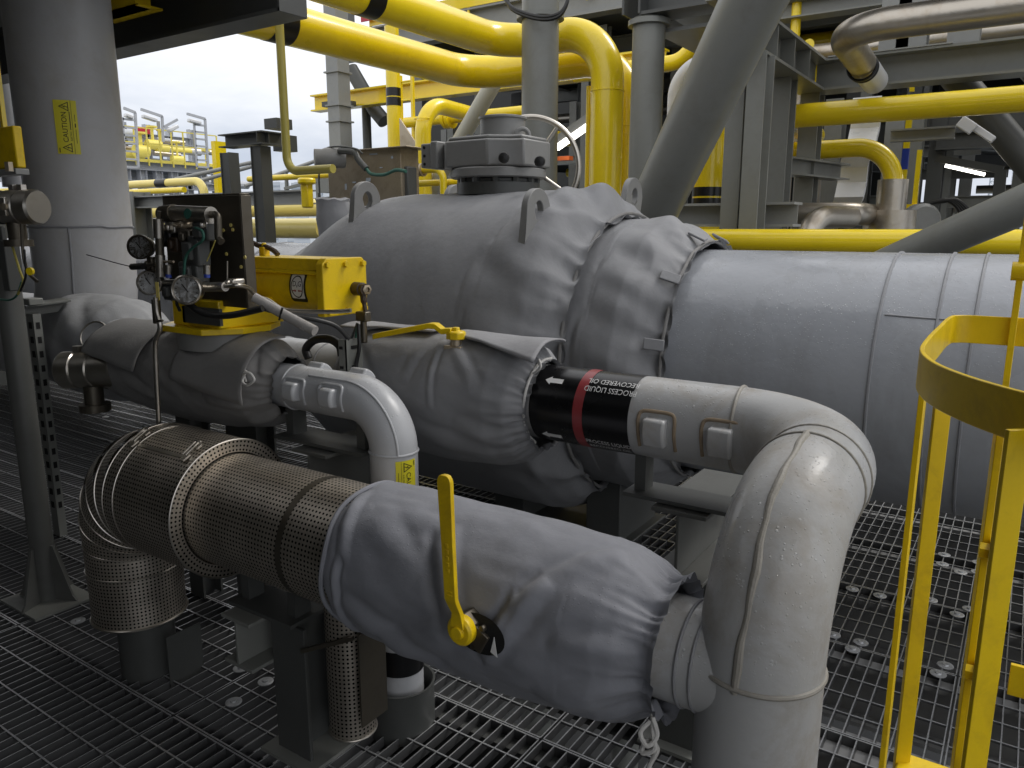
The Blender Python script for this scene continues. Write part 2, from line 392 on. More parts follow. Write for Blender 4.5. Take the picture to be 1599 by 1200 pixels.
# ------------------------------------------------------------------ cloth jackets
def nz(x, y, z): return mnoise.noise(Vector((x, y, z)))
def jacket_mesh(x0, x1, yc, zc, prof, nu=120, nt=160, gathers=(), folds=(), seed=0., rough=.006, sag=0., squash=None, skew=None):
    """cloth tube along X. angle 0 faces -Y, 90 deg up. gathers: (x_end, amp, length, freq); folds: (xa, deg_a, xb, deg_b, width, amp)"""
    xs = np.array([p[0] for p in prof]); rs = np.array([p[1] for p in prof])
    X = np.linspace(x0, x1, nu); base = np.interp(X, xs, rs)
    k = np.array([1, 3, 5, 3, 1.]); k /= k.sum(); base = np.convolve(np.pad(base, 2, 'edge'), k, 'valid')
    mb = MB(); V = []
    fl = []
    for fa in folds: fl.append(fa)
    for i in range(nu):
        for j in range(nt):
            th = 2 * math.pi * j / nt; c, s = math.cos(th), math.sin(th); x = X[i]; r = base[i]
            d = rough * (nz(c * 2.2 + seed, s * 2.2, x * 6) + .5 * nz(c * 5 + seed, s * 5, x * 13))
            for (xe, amp, ln, fr) in gathers:
                t = abs(x - xe); e = math.exp(-t / ln)
                if e > .02:
                    w = nz(c * fr + 3 * seed, s * fr + .7 * x, x * 3.0); w2 = nz(c * fr * .45 + seed, s * fr * .45, 5 + x * 4.)
                    d += amp * e * (.42 - 1.9 * abs(w)) + amp * .8 * math.exp(-t / (2.6 * ln)) * (.35 - 1.5 * abs(w2))
            for (xa, da, xb, db, wd, am) in fl:
                ax_, ay_ = xa, R_(da) * .2; bx_, by_ = xb, R_(db) * .2
                dth = (th if th < math.pi else th - 2 * math.pi); px, py = x, dth * .2
                L2 = (bx_ - ax_) ** 2 + (by_ - ay_) ** 2; t = ((px - ax_) * (bx_ - ax_) + (py - ay_) * (by_ - ay_)) / L2
                tc = max(0, min(1, t)); qx = ax_ + (bx_ - ax_) * tc; qy = ay_ + (by_ - ay_) * tc
                sd = ((bx_ - ax_) * (py - qy) - (by_ - ay_) * (px - qx)) / math.sqrt(L2); dd = math.hypot(px - qx, py - qy)
                if dd < 3.2 * wd:
                    fade = math.sin(math.pi * min(1, max(0, .08 + .92 * tc))) ** .5
                    d += am * fade * (math.exp(-(dd / wd) ** 2) - 1.1 * math.exp(-((abs(dd) - wd * 1.5) / (wd * .55)) ** 2) * (.6 if sd > 0 else .15))
            if s < 0: d += sag * (-s) ** 2 * math.sin(math.pi * (i / (nu - 1))) 
            rr = r + d
            yy = yc - rr * c; zz = zc + rr * s
            V.append((x, yy, zz))
    Fs = [(i * nt + j, i * nt + (j + 1) % nt, (i + 1) * nt + (j + 1) % nt, (i + 1) * nt + j) for i in range(nu - 1) for j in range(nt)]
    mb.add(V, Fs)
    return mb
def cylX(x, deg, r, yc, zc): a = R_(deg); return np.array([x, yc - r * math.cos(a), zc + r * math.sin(a)])
# ================================================================== floor
def build_floor():
    bars = MB(); px = .047; pyd = .108
    xe = [-9.0, -7.9, -6.8, -5.7, -4.6, -3.4, -2.29, -1.17, -.06, 1.05, 2.15, 3.2]
    ye = [-.5, .12, .72, 1.32, 1.92, 2.5, 3.1, 3.69, 4.3, 4.9, 5.5, 6.1, 6.7, 7.3, 7.9]
    for a in range(len(xe) - 1):
        for b in range(len(ye) - 1):
            x0, x1, y0, y1 = xe[a] + .006, xe[a + 1] - .006, ye[b] + .005, ye[b + 1] - .005
            if x1 < -5.8 and y0 > 2.5 and y0 > 6: continue
            n = int((x1 - x0) / px); st = (x1 - x0) / n
            for i in range(n + 1): bars.box2((x0 + i * st - .0022, y0, -.034), (x0 + i * st + .0022, y1, 0))
            m = max(1, int(round((y1 - y0) / pyd))); sy = (y1 - y0) / m
            for j in range(1, m): bars.box2((x0, y0 + (j - .5 + .5) * sy - .003, -.007), (x1, y0 + j * sy + .003, .0012))
            for yy in (y0, y1): bars.box2((x0, yy - .003, -.034), (x1, yy + .003, .0008))
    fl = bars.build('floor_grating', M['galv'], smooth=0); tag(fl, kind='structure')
    Z = [(555,250),(547,292),(708,285),(703,328),(145,403),(268,433),(495,452),(612,517),(668,493),(60,608),(183,642),(146,673),(560,745),(528,782),(740,548)]
    P = [(1280 + x * 319 / 911, 780 + y * .35) for x, y in Z] + [(88, 951), (122, 971), (365, 1098), (376, 1045), (415, 1066), (822, 788), (612, 770), (732, 757), (818, 790), (848, 798), (161, 642), (165, 652), (1500, 895)]
    me = None
    for q in P:
        p = atZ(*q)
        if me is None:
            mb = MB(); mb.lathe([(.0, .0005), (.028, .0005), (.029, .004), (.022, .006), (.012, .005), (.011, .011), (.0, .011)], (0, 0, 0), (0, 0, 1), 16)
            o = mb.build('grating_clip', M['greyclip'], fl); me = o.data
        else:
            o = bpy.data.objects.new('grating_clip', me); COL.objects.link(o); o.parent = fl
        o.location = (p[0], p[1], .001)
    bm = MB()
    bd = MB()
    for y in ye[1:-1]:
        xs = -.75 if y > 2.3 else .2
        bm.hbeam((xs, y, -.165), (3.4, y, -.165), .26, .15); bd.hbeam((-9, y, -.165), (xs - .004, y, -.165), .26, .12)  # left run gets darker paint to stand in for shade
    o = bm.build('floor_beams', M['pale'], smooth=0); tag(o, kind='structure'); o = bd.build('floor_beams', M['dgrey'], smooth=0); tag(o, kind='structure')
    g = MB(); g.box2((-60, -40, -4.2), (40, 14, -4.0)); tag(g.build('lower_deck', M['low'], smooth=0), kind='structure')
    s = MB(); s.box2((-6000, -6000, -26), (6000, 6000, -25)); tag(s.build('sea', M['sea'], smooth=0), kind='structure')
build_floor()

# ================================================================== line 1: perforated guard, jacket, lever valve
Y1, Z1 = 1.45, .765
t = thing('perforated_guard', 'perforated brown metal heat guard around the elbow pipe at lower left', 'pipe guard', (-2.0, Y1, Z1))
mb = MB(); mb.tube([(x, Y1, Z1) for x in np.linspace(-2.25, -1.36, 12)], .178, 64, uv=True, ref=(0, .9, -.4)); sl = mb.build('straight_sleeve', M['perf'], t)
for x in (-1.62,):
    mb = MB(); mb.tube([(x - .012, Y1, Z1), (x + .012, Y1, Z1)], .1795, 64, caps=False, uv=True, ref=(0, .9, -.4)); mb.build('overlap_seam', M['dsteel'], sl)
mb = MB(); mb.tube([(x, Y1, Z1) for x in (-2.42, -2.3, -2.2, -2.1, -2.05)], .224, 64, caps=False, uv=True, ref=(0, .9, -.4))
V = []; n = 64      # end plate ring
cu = mb.build('cuff', M['perf'], t)
mb = MB(); UVs = []; Vs = []; Fs = []
for k, r in enumerate((.224, .184)):
    for j in range(n + 1):
        a = 2 * math.pi * j / n; Vs.append((-2.05, Y1 - r * math.cos(a), Z1 + r * math.sin(a))); UVs.append((k * .04, a * .2))
for j in range(n): Fs.append((j, j + 1, n + 2 + j, n + 1 + j))
mb.add(Vs, Fs, UVs); mb.build('end_plate', M['perf'], t)
mb = MB()
mb.ring((-2.05, Y1, Z1), (1, 0, 0), .2245, .0028, 72, 6)
for x in (-2.36, -2.42): mb.ring((x, Y1, Z1), (1, 0, 0), .2245, .002, 72, 6)
rv_ = MB()
for j in range(96):
    a = 2 * math.pi * j / 96; rv_.box(cylX(-2.047, math.degrees(a), .226, Y1, Z1), (.010, .009, .0012), ((1, 0, 0), (0, math.sin(a), math.cos(a)), (0, -math.cos(a), math.sin(a))))
mb.build_each('seam_bead', M['steel'], cu); 0 and rv_.build_each('crimped_rim', M['steel'], cu)
# lobster-back elbow
XV = -2.67; RB = XV + 2.34
path = []; rad = []; segs = 5
for i in range(segs + 1):
    a = i / segs * math.pi / 2; path.append((-2.42 - .25 * math.sin(a), Y1, Z1 - .25 * (1 - math.cos(a)))); rad.append(.222 + (.165 - .222) * (i / segs) ** .8)
for i in range(segs):
    mb = MB(); mb.tube([path[i], path[i + 1]] if 0 else [np.array(path[i]) * (1 - k / 3) + np.array(path[i + 1]) * k / 3 for k in range(4)], [rad[i] * (1 - k / 3) + rad[i + 1] * k / 3 for k in range(4)], 64, caps=False, uv=True, ref=(0, .9, -.4 if i < 3 else .0))
    sg = mb.build('elbow_segment', M['perf'], t, smooth=60)
    mb = MB(); tg = nrm(np.array(path[i + 1]) - np.array(path[i])); mb.ring(path[i + 1], tg, rad[i + 1] + .001, .0026, 72, 6)
    for j in range(0):
        a = 2 * math.pi * j / 60; s_ = nrm(np.cross(tg, (0, 1, 0))); v = np.array((0, 1, 0)) * math.cos(a) + s_ * math.sin(a)
        mb.box(np.array(path[i + 1]) + v * (rad[i + 1] + .003), (.008, .012, .0014), (tg, np.cross(v, tg), v))
    mb.build_each('crimped_rim', M['steel'], sg)
mb = MB(); mb.tube([(XV, Y1, z) for z in (Z1 - .25, .4, .33, .27, .225)], [.165, .165, .163, .163, .163], 64, caps=True, uv=True, ref=(.3, 1, 0)); cn = mb.build('vertical_sleeve', M['perf'], t)
mb = MB()
for z in (.42, .226): mb.ring((XV, Y1, z), (0, 0, 1), .166, .004, 72, 6)
mb.build_each('crimped_rim', M['steel'], cn)
mb = MB(); mb.cyl((XV + .03, Y1, .24), (XV + .03, Y1, -.02), .1, 40); mb.box((XV + .19, Y1 + .05, .07), (.004, .14, .22)); mb.build('floor_collar', M['dgrey'], t)
# clasps
def clasp(x, deg):
    r = .226; c = cylX(x, deg, r + .006, Y1, Z1); a = R_(deg); nn = np.array((0, -math.cos(a), math.sin(a))); tt = np.array((0, math.sin(a), math.cos(a)))
    m = MB(); m.box(c - tt * .022, (.022, .03, .006), ((1, 0, 0), tt, nn)); m.box(c + tt * .03, (.022, .02, .006), ((1, 0, 0), tt, nn))
    for sx in (-.008, .008): m.cyl(c + np.array((sx, 0, 0)) - tt * .02 + nn * .01, c + np.array((sx, 0, 0)) + tt * .04 + nn * .014, .003, 8)
    m.cyl(c + np.array((-.016, 0, 0)) + tt * .04 + nn * .014, c + np.array((.016, 0, 0)) + tt * .04 + nn * .014, .0035, 8)
    m.build('clasp', M['steel'], t, bevel=.0015)
clasp(-2.37, 62); clasp(-2.09, 62)
mb = MB(); mb.box(cylX(-2.22, 58, .226, Y1, Z1), (.34, .012, .003), ((1, 0, 0), (0, math.sin(R_(58)), math.cos(R_(58))), (0, -math.cos(R_(58)), math.sin(R_(58))))); mb.build('overlap_strip', M['steel'], t)

# jacket 1
x0, x1 = -1.44, -.535
prof = [(-1.44, .182), (-1.425, .196), (-1.40, .203), (-1.30, .205), (-1.1, .203), (-.9, .203), (-.72, .2), (-.66, .192), (-.62, .175), (-.585, .150), (-.565, .138), (-.55, .142), (-.535, .158)]
J1 = jacket_mesh(x0, x1, Y1, Z1, prof, 190, 200, gathers=[(-.56, .018, .045, 5.5)],
    folds=[(-0.99, 2, -1.1, 66, 0.0276, 0.0124), (-0.9, -10, -0.78, 46, 0.023, 0.0149), (-0.83, 30, -0.66, 84, 0.0253, 0.0081), (-1.36, 25, -1.42, 80, 0.0184, 0.0099), (-1.2, -38, -1, -4, 0.0345, 0.0112), (-1.33, -18, -1.05, -50, 0.0345, 0.0112), (-0.885, 6, -0.845, 34, 0.0126, 0.0099), (-0.75, -34, -0.58, -8, 0.0345, 0.0099), (-1.375, 18, -1.385, -62, 0.0115, 0.0099), (-1.3, 55, -1.12, 20, 0.0345, 0.0074), (-0.72, 10, -0.58, 22, 0.0253, 0.0087)], seed=3.1, sag=.016, rough=.007)
t = thing('valve_jacket', 'blue-grey quilted valve jacket in the foreground with the upright yellow lever', 'insulation jacket', (-1, Y1, Z1))
jo = J1.build('cloth_wrap', M['jackb'], t, smooth=80)
mb = MB(); mb.tube([cylX(-1.432 + .006 * math.sin(5 * a), math.degrees(a), .196, Y1, Z1) for a in np.linspace(0, 2 * math.pi, 60, endpoint=False)], .0065, 8, closed=True, ref=(1, 0, 0)); mb.build('rolled_hem', M['jackb'], t)
p0 = cylX(-.545, -38, .150, Y1, Z1)
rp = [p0, p0 + (.012, -.02, -.03), p0 + (.02, -.03, -.055), p0 + (-.004, -.035, -.07), p0 + (-.002, -.02, -.05), p0 + (.022, -.02, -.06), p0 + (.01, -.03, -.10), p0 + (.03, -.035, -.105), p0 + (.0, -.04, -.12), p0 + (.012, -.03, -.135), p0 + (.01, -.035, -.165), p0 + (.022, -.03, -.19)]
mb = MB(); mb.tube(smooth_path(rp, 8), .0052, 8); mb.tube(smooth_path([p0 + (0, -.01, -.01), p0 + (-.012, -.03, -.03), p0 + (.006, -.035, -.05), p0 + (.02, -.02, -.03), p0 + (.005, -.01, 0)], 6), .0052, 8); mb.build('drawstring', M['rope'], t)

t = thing('lever_valve', 'upright yellow lever handle standing out of the foreground jacket', 'valve handle', (-.94, Y1, Z1))
hub = at(718, 986, 1.205); tip = at(703, 738, 1.200)
hx, hy, hz_ = hub
op = MB()     # dark sheet on the jacket, painting the shaded slit round the bonnet
def sl_fn(a, b):
    d = 2 * math.pi * a; e = .55 + .45 * abs(math.cos(d)) ; X = hx + .03 + .07 * math.cos(d) * b; ang = math.degrees(math.asin(max(-1, min(1, (hz_ - Z1 - .012 + .042 * math.sin(d) * b) / .205)))); return cylX(X, ang, .2195 + .003 * (1 - b), Y1, Z1)
op.grid(lambda i, j: sl_fn(j, i), 4, 32, closed_v=True); op.build('dark_opening_patch', M['hole'], t)
mb = MB(); mb.cyl((hx, 1.26, hz_), (hx, 1.219, hz_), .034, 6); mb.box((hx + .02, 1.229, hz_ - .012), (.07, .014, .05), ((math.cos(.5), 0, -math.sin(.5)), (0, 1, 0), (math.sin(.5), 0, math.cos(.5)))); mb.cyl((hx + .045, 1.235, hz_ + .01), (hx + .045, 1.222, hz_ + .01), .008, 6); mb.cyl((hx + .02, 1.235, hz_ - .04), (hx + .02, 1.222, hz_ - .04), .008, 6); mb.build('bonnet', M['dsteel'], t, bevel=.002)
tg = MB(); tg.prism([(-.006, -.018), (.012, -.026), (.004, .02)], (hx + .072, 1.226, hz_ - .02), (1, 0, 0), (0, 0, 1), -.001); tg.build('paper_tag', M['white'], t, smooth=0)
mb = MB(); mb.lathe([(.0, .0), (.030, .0), (.034, .006), (.034, .022), (.028, .028), (.016, .028), (.015, .036), (.0, .036)], (hx, 1.226, hz_), (0, -1, 0), 28)
up = nrm(np.array(tip) - np.array((hx, tip[1], hz_))); sx = np.array((up[2], 0, -up[0]))
b0 = np.array((hx, 1.2, hz_)); L = np.linalg.norm(np.array(tip) - b0)
prof_ = [(.012, .018, .0), (.045, .012, .0), (.07, .0135, -.012), (.085, .0145, -.018), (L * .55, .0150, -.018), (L - .016, .0175, -.018), (L - .008, .0155, -.018), (L - .002, .011, -.018), (L, .004, -.018)]
secs = [[b0 + up * s + np.array((0, o, 0)) + sx * w * i + np.array((0, .006 * j, 0)) for i, j in ((-1, -1), (1, -1), (1, 1), (-1, 1))] for s, w, o in prof_]
Vv = [p for s in secs for p in s]; Ff = [(4 * i + j, 4 * i + (j + 1) % 4, 4 * i + 4 + (j + 1) % 4, 4 * i + 4 + j) for i in range(len(secs) - 1) for j in range(4)] + [(0, 3, 2, 1), tuple(4 * (len(secs) - 1) + j for j in range(4))]
mb.add(Vv, Ff)
for k in range(5): mb.box(b0 + up * (.15 + .014 * k) + np.array((0, -.0245, 0)), (.008, .002, .009), (sx, (0, 1, 0), up))
for k in (.095, .103): mb.box(b0 + up * k + np.array((0, -.0245, 0)), (.016, .002, .003), (sx, (0, 1, 0), up))
mb.build('lever', M['yeld'], t, bevel=.0025)

# ================================================================== white insulated pipe with two elbows
Y2, Z2, R2 = 2.15, 1.08, .121; XW = -.368; RB2 = .30
t = thing('insulated_pipe', 'white insulated pipe bending down through two elbows on the right', 'pipe', (XW, Y1, 0))
ctr = fillet([(-1.36, Y2, Z2), (XW, Y2, Z2), (XW, Y1, Z2), (XW, Y1, -.05)], RB2, 22)
mb = MB(); mb.tube(ctr, .123, 56, ref=(0, 0, 1)); mb.build('pipe_body', M['coat'], t, smooth=60)
mb = MB(); mb.tube([(-.60, Y1, Z1), (XW, Y1, Z1)], .112, 48); br = mb.build('branch', M['coat'], t)
mb = MB(); mb.ring((-.505, Y1, Z1), (1, 0, 0), .1125, .004); mb.ring((-.474, Y1, Z1), (1, 0, 0), .1125, .0035); mb.build_each('seam_bead', M['seamg'], br)
mb = MB(); mb.ring((XW - RB2 + .02, Y2, Z2), (1, .08, 0), .1235, .006)
mb.ring((XW, Y2 - RB2 - .03, Z2), (0, 1, 0), .1235, .0035); mb.ring((XW, Y1 + RB2 - .01, Z2), (0, 1, 0), .1235, .004)
mb.build_each('seam_bead', M['seam'], t)
mb = MB(); mb.ring((XW, Y1, Z2 - RB2 + .01), (0, .0, 1), .1235, .0055, 56, 8); mb.build_each('seam_bead', M['seam'], t)
# lengthwise seam down the outside of the second elbow, slightly wandering
pts = []
for k in range(26):
    a = k / 25 * math.pi / 2; cy, cz = Y1 + RB2, Z2 - RB2; w = R_(-4 + 1.6 * math.sin(k * .45) + .6 * math.sin(k * 1.7)); rr = .1195
    rad_ = np.array((0, -math.sin(a), math.cos(a))); c = np.array((XW, cy, cz)) + rad_ * RB2
    pts.append(c + (rad_ * math.cos(w) + np.array((1, 0, 0)) * math.sin(w)) * rr)
mb = MB(); mb.tube(pts, [.0085 + .0015 * math.sin(k * .9) for k in range(26)], 10); mb.build('lengthwise_seam', M['seam'], t)
# clamp covers with raised outlines
def lug(parent, x, deg, yc, zc, r, w, h, d, bead, matn='coat', beadm='rust'):
    a = R_(deg); nn = np.array((0, -math.cos(a), math.sin(a))); tt = np.array((0, math.sin(a), math.cos(a))); c = cylX(x, deg, r, yc, zc)
    m = MB(); poly = [(-w / 2, -h / 2), (w / 2, -h / 2), (w / 2, h * .36), (w * .36, h / 2), (-w * .36, h / 2), (-w / 2, h * .36)]
    o_ = c - nn * .03
    m.prism(poly, o_, (1, 0, 0), tt, .0) if 0 else None
    secs = []
    for k in range(9):
        q = k / 8; hh = -h / 2 + h * q; bul = d * (.75 + .35 * math.sin(math.pi * q)) + .02
        secs.append([o_ + tt * hh + np.array((sx_ * w / 2, 0, 0)) + nn * dd for sx_, dd in ((-1, 0), (1, 0), (1, bul + .01), (-1, bul + .01))])
    Vq = [p for s in secs for p in s]; m.add(Vq, [(4 * i + j, 4 * i + (j + 1) % 4, 4 * i + 4 + (j + 1) % 4, 4 * i + 4 + j) for i in range(8) for j in range(4)] + [(0, 3, 2, 1), (32, 33, 34, 35)])
    lo = m.build('clamp_cover', M[matn], parent, bevel=.007, smooth=50)
    e = MB(); W_ = w / 2 + .022; hb = h / 2 / r; ring_ = []
    for q in [(-W_, -1.3), (-W_, 0), (-W_, .9), (-W_ * .8, 1.35), (0, 1.42), (W_ * .8, 1.35), (W_, .9), (W_, 0), (W_, -1.3)]: ring_.append(cylX(x + q[0], deg + math.degrees(q[1] * hb), r + .001, yc, zc))
    e.tube(smooth_path(ring_, 6), .0056, 8); e.build('raised_outline', M[bead], lo) if bead else None
    for i in range(4): pass
lug(t, -.855, -6, Y2, Z2, .123, .068, .085, .028, 'rust'); lug(t, -.662, -6, Y2, Z2, .123, .068, .085, .028, 'rust')
# black marker band with red stripe, arrows and lettering
mb = MB(); mb.tube([(-1.292, Y2, Z2), (-.945, Y2, Z2)], .1245, 64, caps=False); bd = mb.build('marker_band', M['black'], t)
mb = MB(); mb.tube([(-1.306, Y2, Z2), (-1.292, Y2, Z2)], .125, 56, caps=False); mb.build('band_edge', M['pale'], bd)
mb = MB(); mb.tube([(-1.132, Y2, Z2), (-1.098, Y2, Z2)], .1255, 64, caps=False); mb.build('red_stripe', M['red'], bd)
wl = MB(); r = .126
def f_top(xc, dc): return lambda a, b: cylX(xc - a * .86, dc - math.degrees(b / r), r, Y2, Z2)
def f_bot(xc, dc): return lambda a, b: cylX(xc + a * .86, dc + math.degrees(b / r), r, Y2, Z2)
put(wl, text2d('PROCESS LIQUID', .027), f_top(-1.02, 43)); put(wl, text2d('RECOVERED OIL', .027), f_top(-1.02, 57))
put(wl, text2d('PROCESS LIQUID', .0235), f_bot(-1.02, -40)); put(wl, text2d('RECOVERED OIL', .0225), f_bot(-1.02, -52))
arrow = ([(-.03, -.009), (.02, -.009), (.02, -.017), (.045, 0), (.02, .017), (.02, .009), (-.03, .009)], [tuple(range(7))])
put(wl, arrow, f_top(-1.215, 48)); put(wl, arrow, lambda a, b: cylX(-1.215 - a, -42 + math.degrees(b / r), r, Y2, Z2))
wl.build('lettering', M['white'], bd, smooth=0)

# ================================================================== jacket 2 with horizontal lever (line 2)
prof = [(-2.2, .10), (-2.17, .14), (-2.1, .195), (-2.0, .212), (-1.8, .215), (-1.6, .217), (-1.42, .212), (-1.35, .19), (-1.31, .155), (-1.295, .136), (-1.28, .15)]
J2 = jacket_mesh(-2.2, -1.28, Y2, Z2 - .01, prof, 170, 180, gathers=[(-1.31, .022, .04, 8.0), (-2.18, .012, .06, 3)],
    folds=[(-1.66, 62, -1.62, -5, .012, .007), (-1.72, 65, -1.76, 15, .02, .004), (-1.6, 60, -1.45, 20, .02, .007), (-1.5, -20, -1.33, -30, .03, .012), (-2.05, 40, -1.9, 0, .03, .01), (-1.7, -30, -1.4, -45, .03, .01)], seed=8.4, sag=.03)
t = thing('valve_jacket', 'dark grey stuffed valve jacket with flat flaps under the sideways yellow lever', 'insulation jacket', (-1.7, Y2, Z2))
J2.build('cloth_wrap', M['jack'], t, smooth=80)
def flap(name, mat, parent, x0, x1, d0, d1, r, yc, zc, seed, amp=.012, skew=0, thick=.006, nu=26, nv=16, dn=(0, 0)):
    m = MB()
    def fn(i, j):
        x = x0 + (x1 - x0) * i + skew * (1 - j) + .008 * nz(i * 3 + seed, j * 2, 1); lo = d0 + (dn[0] * (1 - i) + dn[1] * i); d = lo + (d1 - lo) * j + 1.5 * nz(i * 4, j + seed, 2)
        rr = r + .004 + .5 * amp * nz(i * 2.5 + seed, j * 2.2, seed) + .017 * (1 - j) ** 2.5
        return cylX(x, d, rr, yc, zc)
    m.grid(fn, nu, nv); return m.build(name, M[mat], parent, smooth=70, solid=thick)
flap('flap', 'flap', t, -1.64, -1.275, 58, 112, .219, Y2, Z2 - .01, 2.2, dn=(12, -12), skew=.02)
flap('flap', 'flap', t, -2.14, -1.70, 70, 118, .216, Y2, Z2 - .01, 5.2, dn=(-4, 2), skew=-.03)
mb = MB(); mb.tube(smooth_path([cylX(-1.298, d, .145, Y2, Z2) for d in range(-60, 110, 20)], 5), .005, 8); mb.tube(smooth_path([cylX(-1.29, 64, .15, Y2, Z2), cylX(-1.275, 60, .18, Y2, Z2), cylX(-1.26, 52, .17, Y2, Z2), cylX(-1.29, 48, .15, Y2, Z2)], 6), .004, 8); mb.build('drawstring', M['rope'], t)
t = thing('lever_valve', 'yellow lever handle lying flat across the flaps of the grey jacket', 'valve handle', (-1.63, Y2, Z2))
hb = at(712, 516, Y2 - .10); tp = at(584, 530, Y2 - .16)
mb = MB(); mb.lathe([(0, 0), (.034, 0), (.034, .022), (.028, .028), (.014, .028), (.013, .04), (0, .04)], (hb[0], hb[1], hb[2] - .03), (0, 0, 1), 8)
d = nrm(np.array(tp) - hb); s = nrm(np.cross(d, (0, 0, 1))); L = np.linalg.norm(np.array(tp) - hb)
pr = [(.01, .022, 0), (.05, .018, .002), (.075, .019, .022), (.1, .020, .026), (L - .02, .024, .012), (L - .006, .019, .01), (L, .006, .01)]
secs = [[np.array(hb) + d * q + np.array((0, 0, o)) + s * w * i + np.array((0, 0, .0095 * j)) for i, j in ((-1, -1), (1, -1), (1, 1), (-1, 1))] for q, w, o in pr]
mb.add([p for s_ in secs for p in s_], [(4 * i + j, 4 * i + (j + 1) % 4, 4 * i + 4 + (j + 1) % 4, 4 * i + 4 + j) for i in range(len(secs) - 1) for j in range(4)] + [(0, 3, 2, 1), tuple(4 * (len(secs) - 1) + j for j in range(4))])
mb.build('lever', M['yeld'], t, bevel=.0025)
mb = MB(); mb.box((hb[0], hb[1], hb[2] - .06), (.07, .05, .015)); mb.cyl((hb[0], hb[1], hb[2] - .09), (hb[0], hb[1], hb[2] - .03), .02, 12); mb.build('bonnet', M['bsteel'], t, bevel=.002)

# pipe continuing to the left behind, still line 2
t = thing('insulated_pipe', 'light grey insulated pipe running behind the yellow actuator into the grey jacket', 'pipe', (-3, Y2, Z2))
mb = MB(); mb.tube([(-4.3, Y2, Z2 + .01), (-2.15, Y2, Z2 + .01)], .105, 40); mb.build('pipe_body', M['coatl'], t)
mb = MB()
for x in (-2.32, -2.6, -3.2): mb.ring((x, Y2, Z2 + .01), (1, 0, 0), .1055, .004)
mb.build_each('seam_bead', M['seamg'], t)

# ================================================================== line 3: small pipe, elbow, lugs, label, cup
Y3, Z3, R3 = 1.75, 1.11, .075; X3 = -1.625
t = thing('insulated_pipe', 'small white insulated pipe elbow turning down beside a yellow caution sticker', 'pipe', (X3, Y3, 0))
mb = MB(); mb.tube(fillet([(-2.2, Y3, Z3), (X3, Y3, Z3), (X3, Y3, .02)], .155, 18), .0765, 44, ref=(0, 0, 1)); mb.build('pipe_body', M['coatl'], t, smooth=60)
mb = MB(); mb.ring((X3, Y3, Z3 - .155), (0, 0, 1), .0768, .0042); mb.ring((-2.06, Y3, Z3), (1, 0, 0), .0768, .004)
pts = []
for k in range(20):
    a = k / 19 * math.pi / 2; c = np.array((X3 - .155, Y3, Z3 - .155)); rd = np.array((math.sin(a), 0, math.cos(a))); w = R_(38)
    pts.append(c + rd * .155 + (rd * math.cos(w) - np.array((0, 1, 0)) * math.sin(w)) * .077)
mb.tube([(-1.95, Y3 - .077 * math.sin(R_(38)), Z3 + .077 * math.cos(R_(38)))] + pts, .0042, 8); mb.build_each('seam_bead', M['coatl'], t)
for x in (-2.0, -1.825): lug(t, x, 4, Y3, Z3, .0765, .058, .062, .026, 'coatl', 'coatl')
for x in (-2.0, -1.80): lug(t, x, 128, Y3, Z3, .0765, .07, .06, .02, None, 'coatl')
phi0 = R_(-47 + 29)
caution_label(t, lambda p, q, l: (X3 + (R3 + .0015 + l) * math.cos(phi0 + q / R3), Y3 + (R3 + .0015 + l) * math.sin(phi0 + q / R3), .850 - p), .0015, .66)
mb = MB(); mb.tube([(X3, Y3, .29), (X3, Y3, .20)], .079, 44, caps=False); mb.build('marker_band', M['black'], t)
t = thing('floor_sleeve', 'grey open sleeve around the small white pipe where it meets the grating', 'sleeve', (X3, Y3, 0))
mb = MB(); mb.lathe([(.084, -.03), (.112, -.03), (.112, .135), (.116, .15), (.108, .15), (.104, .13), (.104, -.02)], (X3, Y3, 0), (0, 0, 1), 40); mb.build('sleeve_body', M['dgrey'], t)

# stub perforated pipe under the jacket
t = thing('perforated_guard', 'short upright perforated metal sleeve below the foreground jacket', 'pipe guard', (-1.63, 1.56, .1))
mb = MB(); mb.tube([(-1.6, 1.5, z) for z in (.62, .5, .4, .3, .2, .12)], .071, 40, uv=True, ref=(1, 0, 0)); mb.build('sleeve_body', M['perf'], t)
mb = MB(); mb.ring((-1.6, 1.5, .125), (0, 0, 1), .072, .004); mb.ring((-1.6, 1.5, .58), (0, 0, 1), .072, .003); mb.build_each('crimped_rim', M['steel'], t)
mb = MB(); mb.box((-1.505, 1.50, .34), (.004, .11, .3)); mb.bar((-1.7, 1.4, .40), (-1.52, 1.44, .48), .012, .012); mb.build('hinge_plate', M['dsteel'], t)

# ================================================================== jacket 3 below the actuator (line 3)
prof = [(-3.2, .08), (-3.17, .12), (-3.1, .15), (-2.95, .158), (-2.6, .163), (-2.35, .163), (-2.2, .152), (-2.13, .12), (-2.1, .092), (-2.085, .1)]
J3 = jacket_mesh(-3.2, -2.085, Y3, Z3 + .0, prof, 190, 170, gathers=[(-2.105, .020, .06, 3.4), (-3.18, .015, .07, 3)],
    folds=[(-2.45, 25, -2.2, 8, .03, .012), (-2.35, -15, -2.14, -25, .025, .014), (-2.7, 10, -2.5, -20, .03, .008), (-2.9, -5, -2.7, -35, .03, .008), (-2.2, 60, -2.15, 10, .018, .012)], seed=12.9, sag=.03)
t = thing('valve_jacket', 'brownish grey valve jacket with draped flaps beneath the yellow actuator and its gauges', 'insulation jacket', (-2.6, Y3, Z3))
J3.build('cloth_wrap', M['jackd'], t, smooth=80)
flap('flap', 'jackd', t, -3.08, -2.70, 12, 100, .172, Y3, Z3, 1.7, amp=.016, skew=-.05, dn=(4, -8))
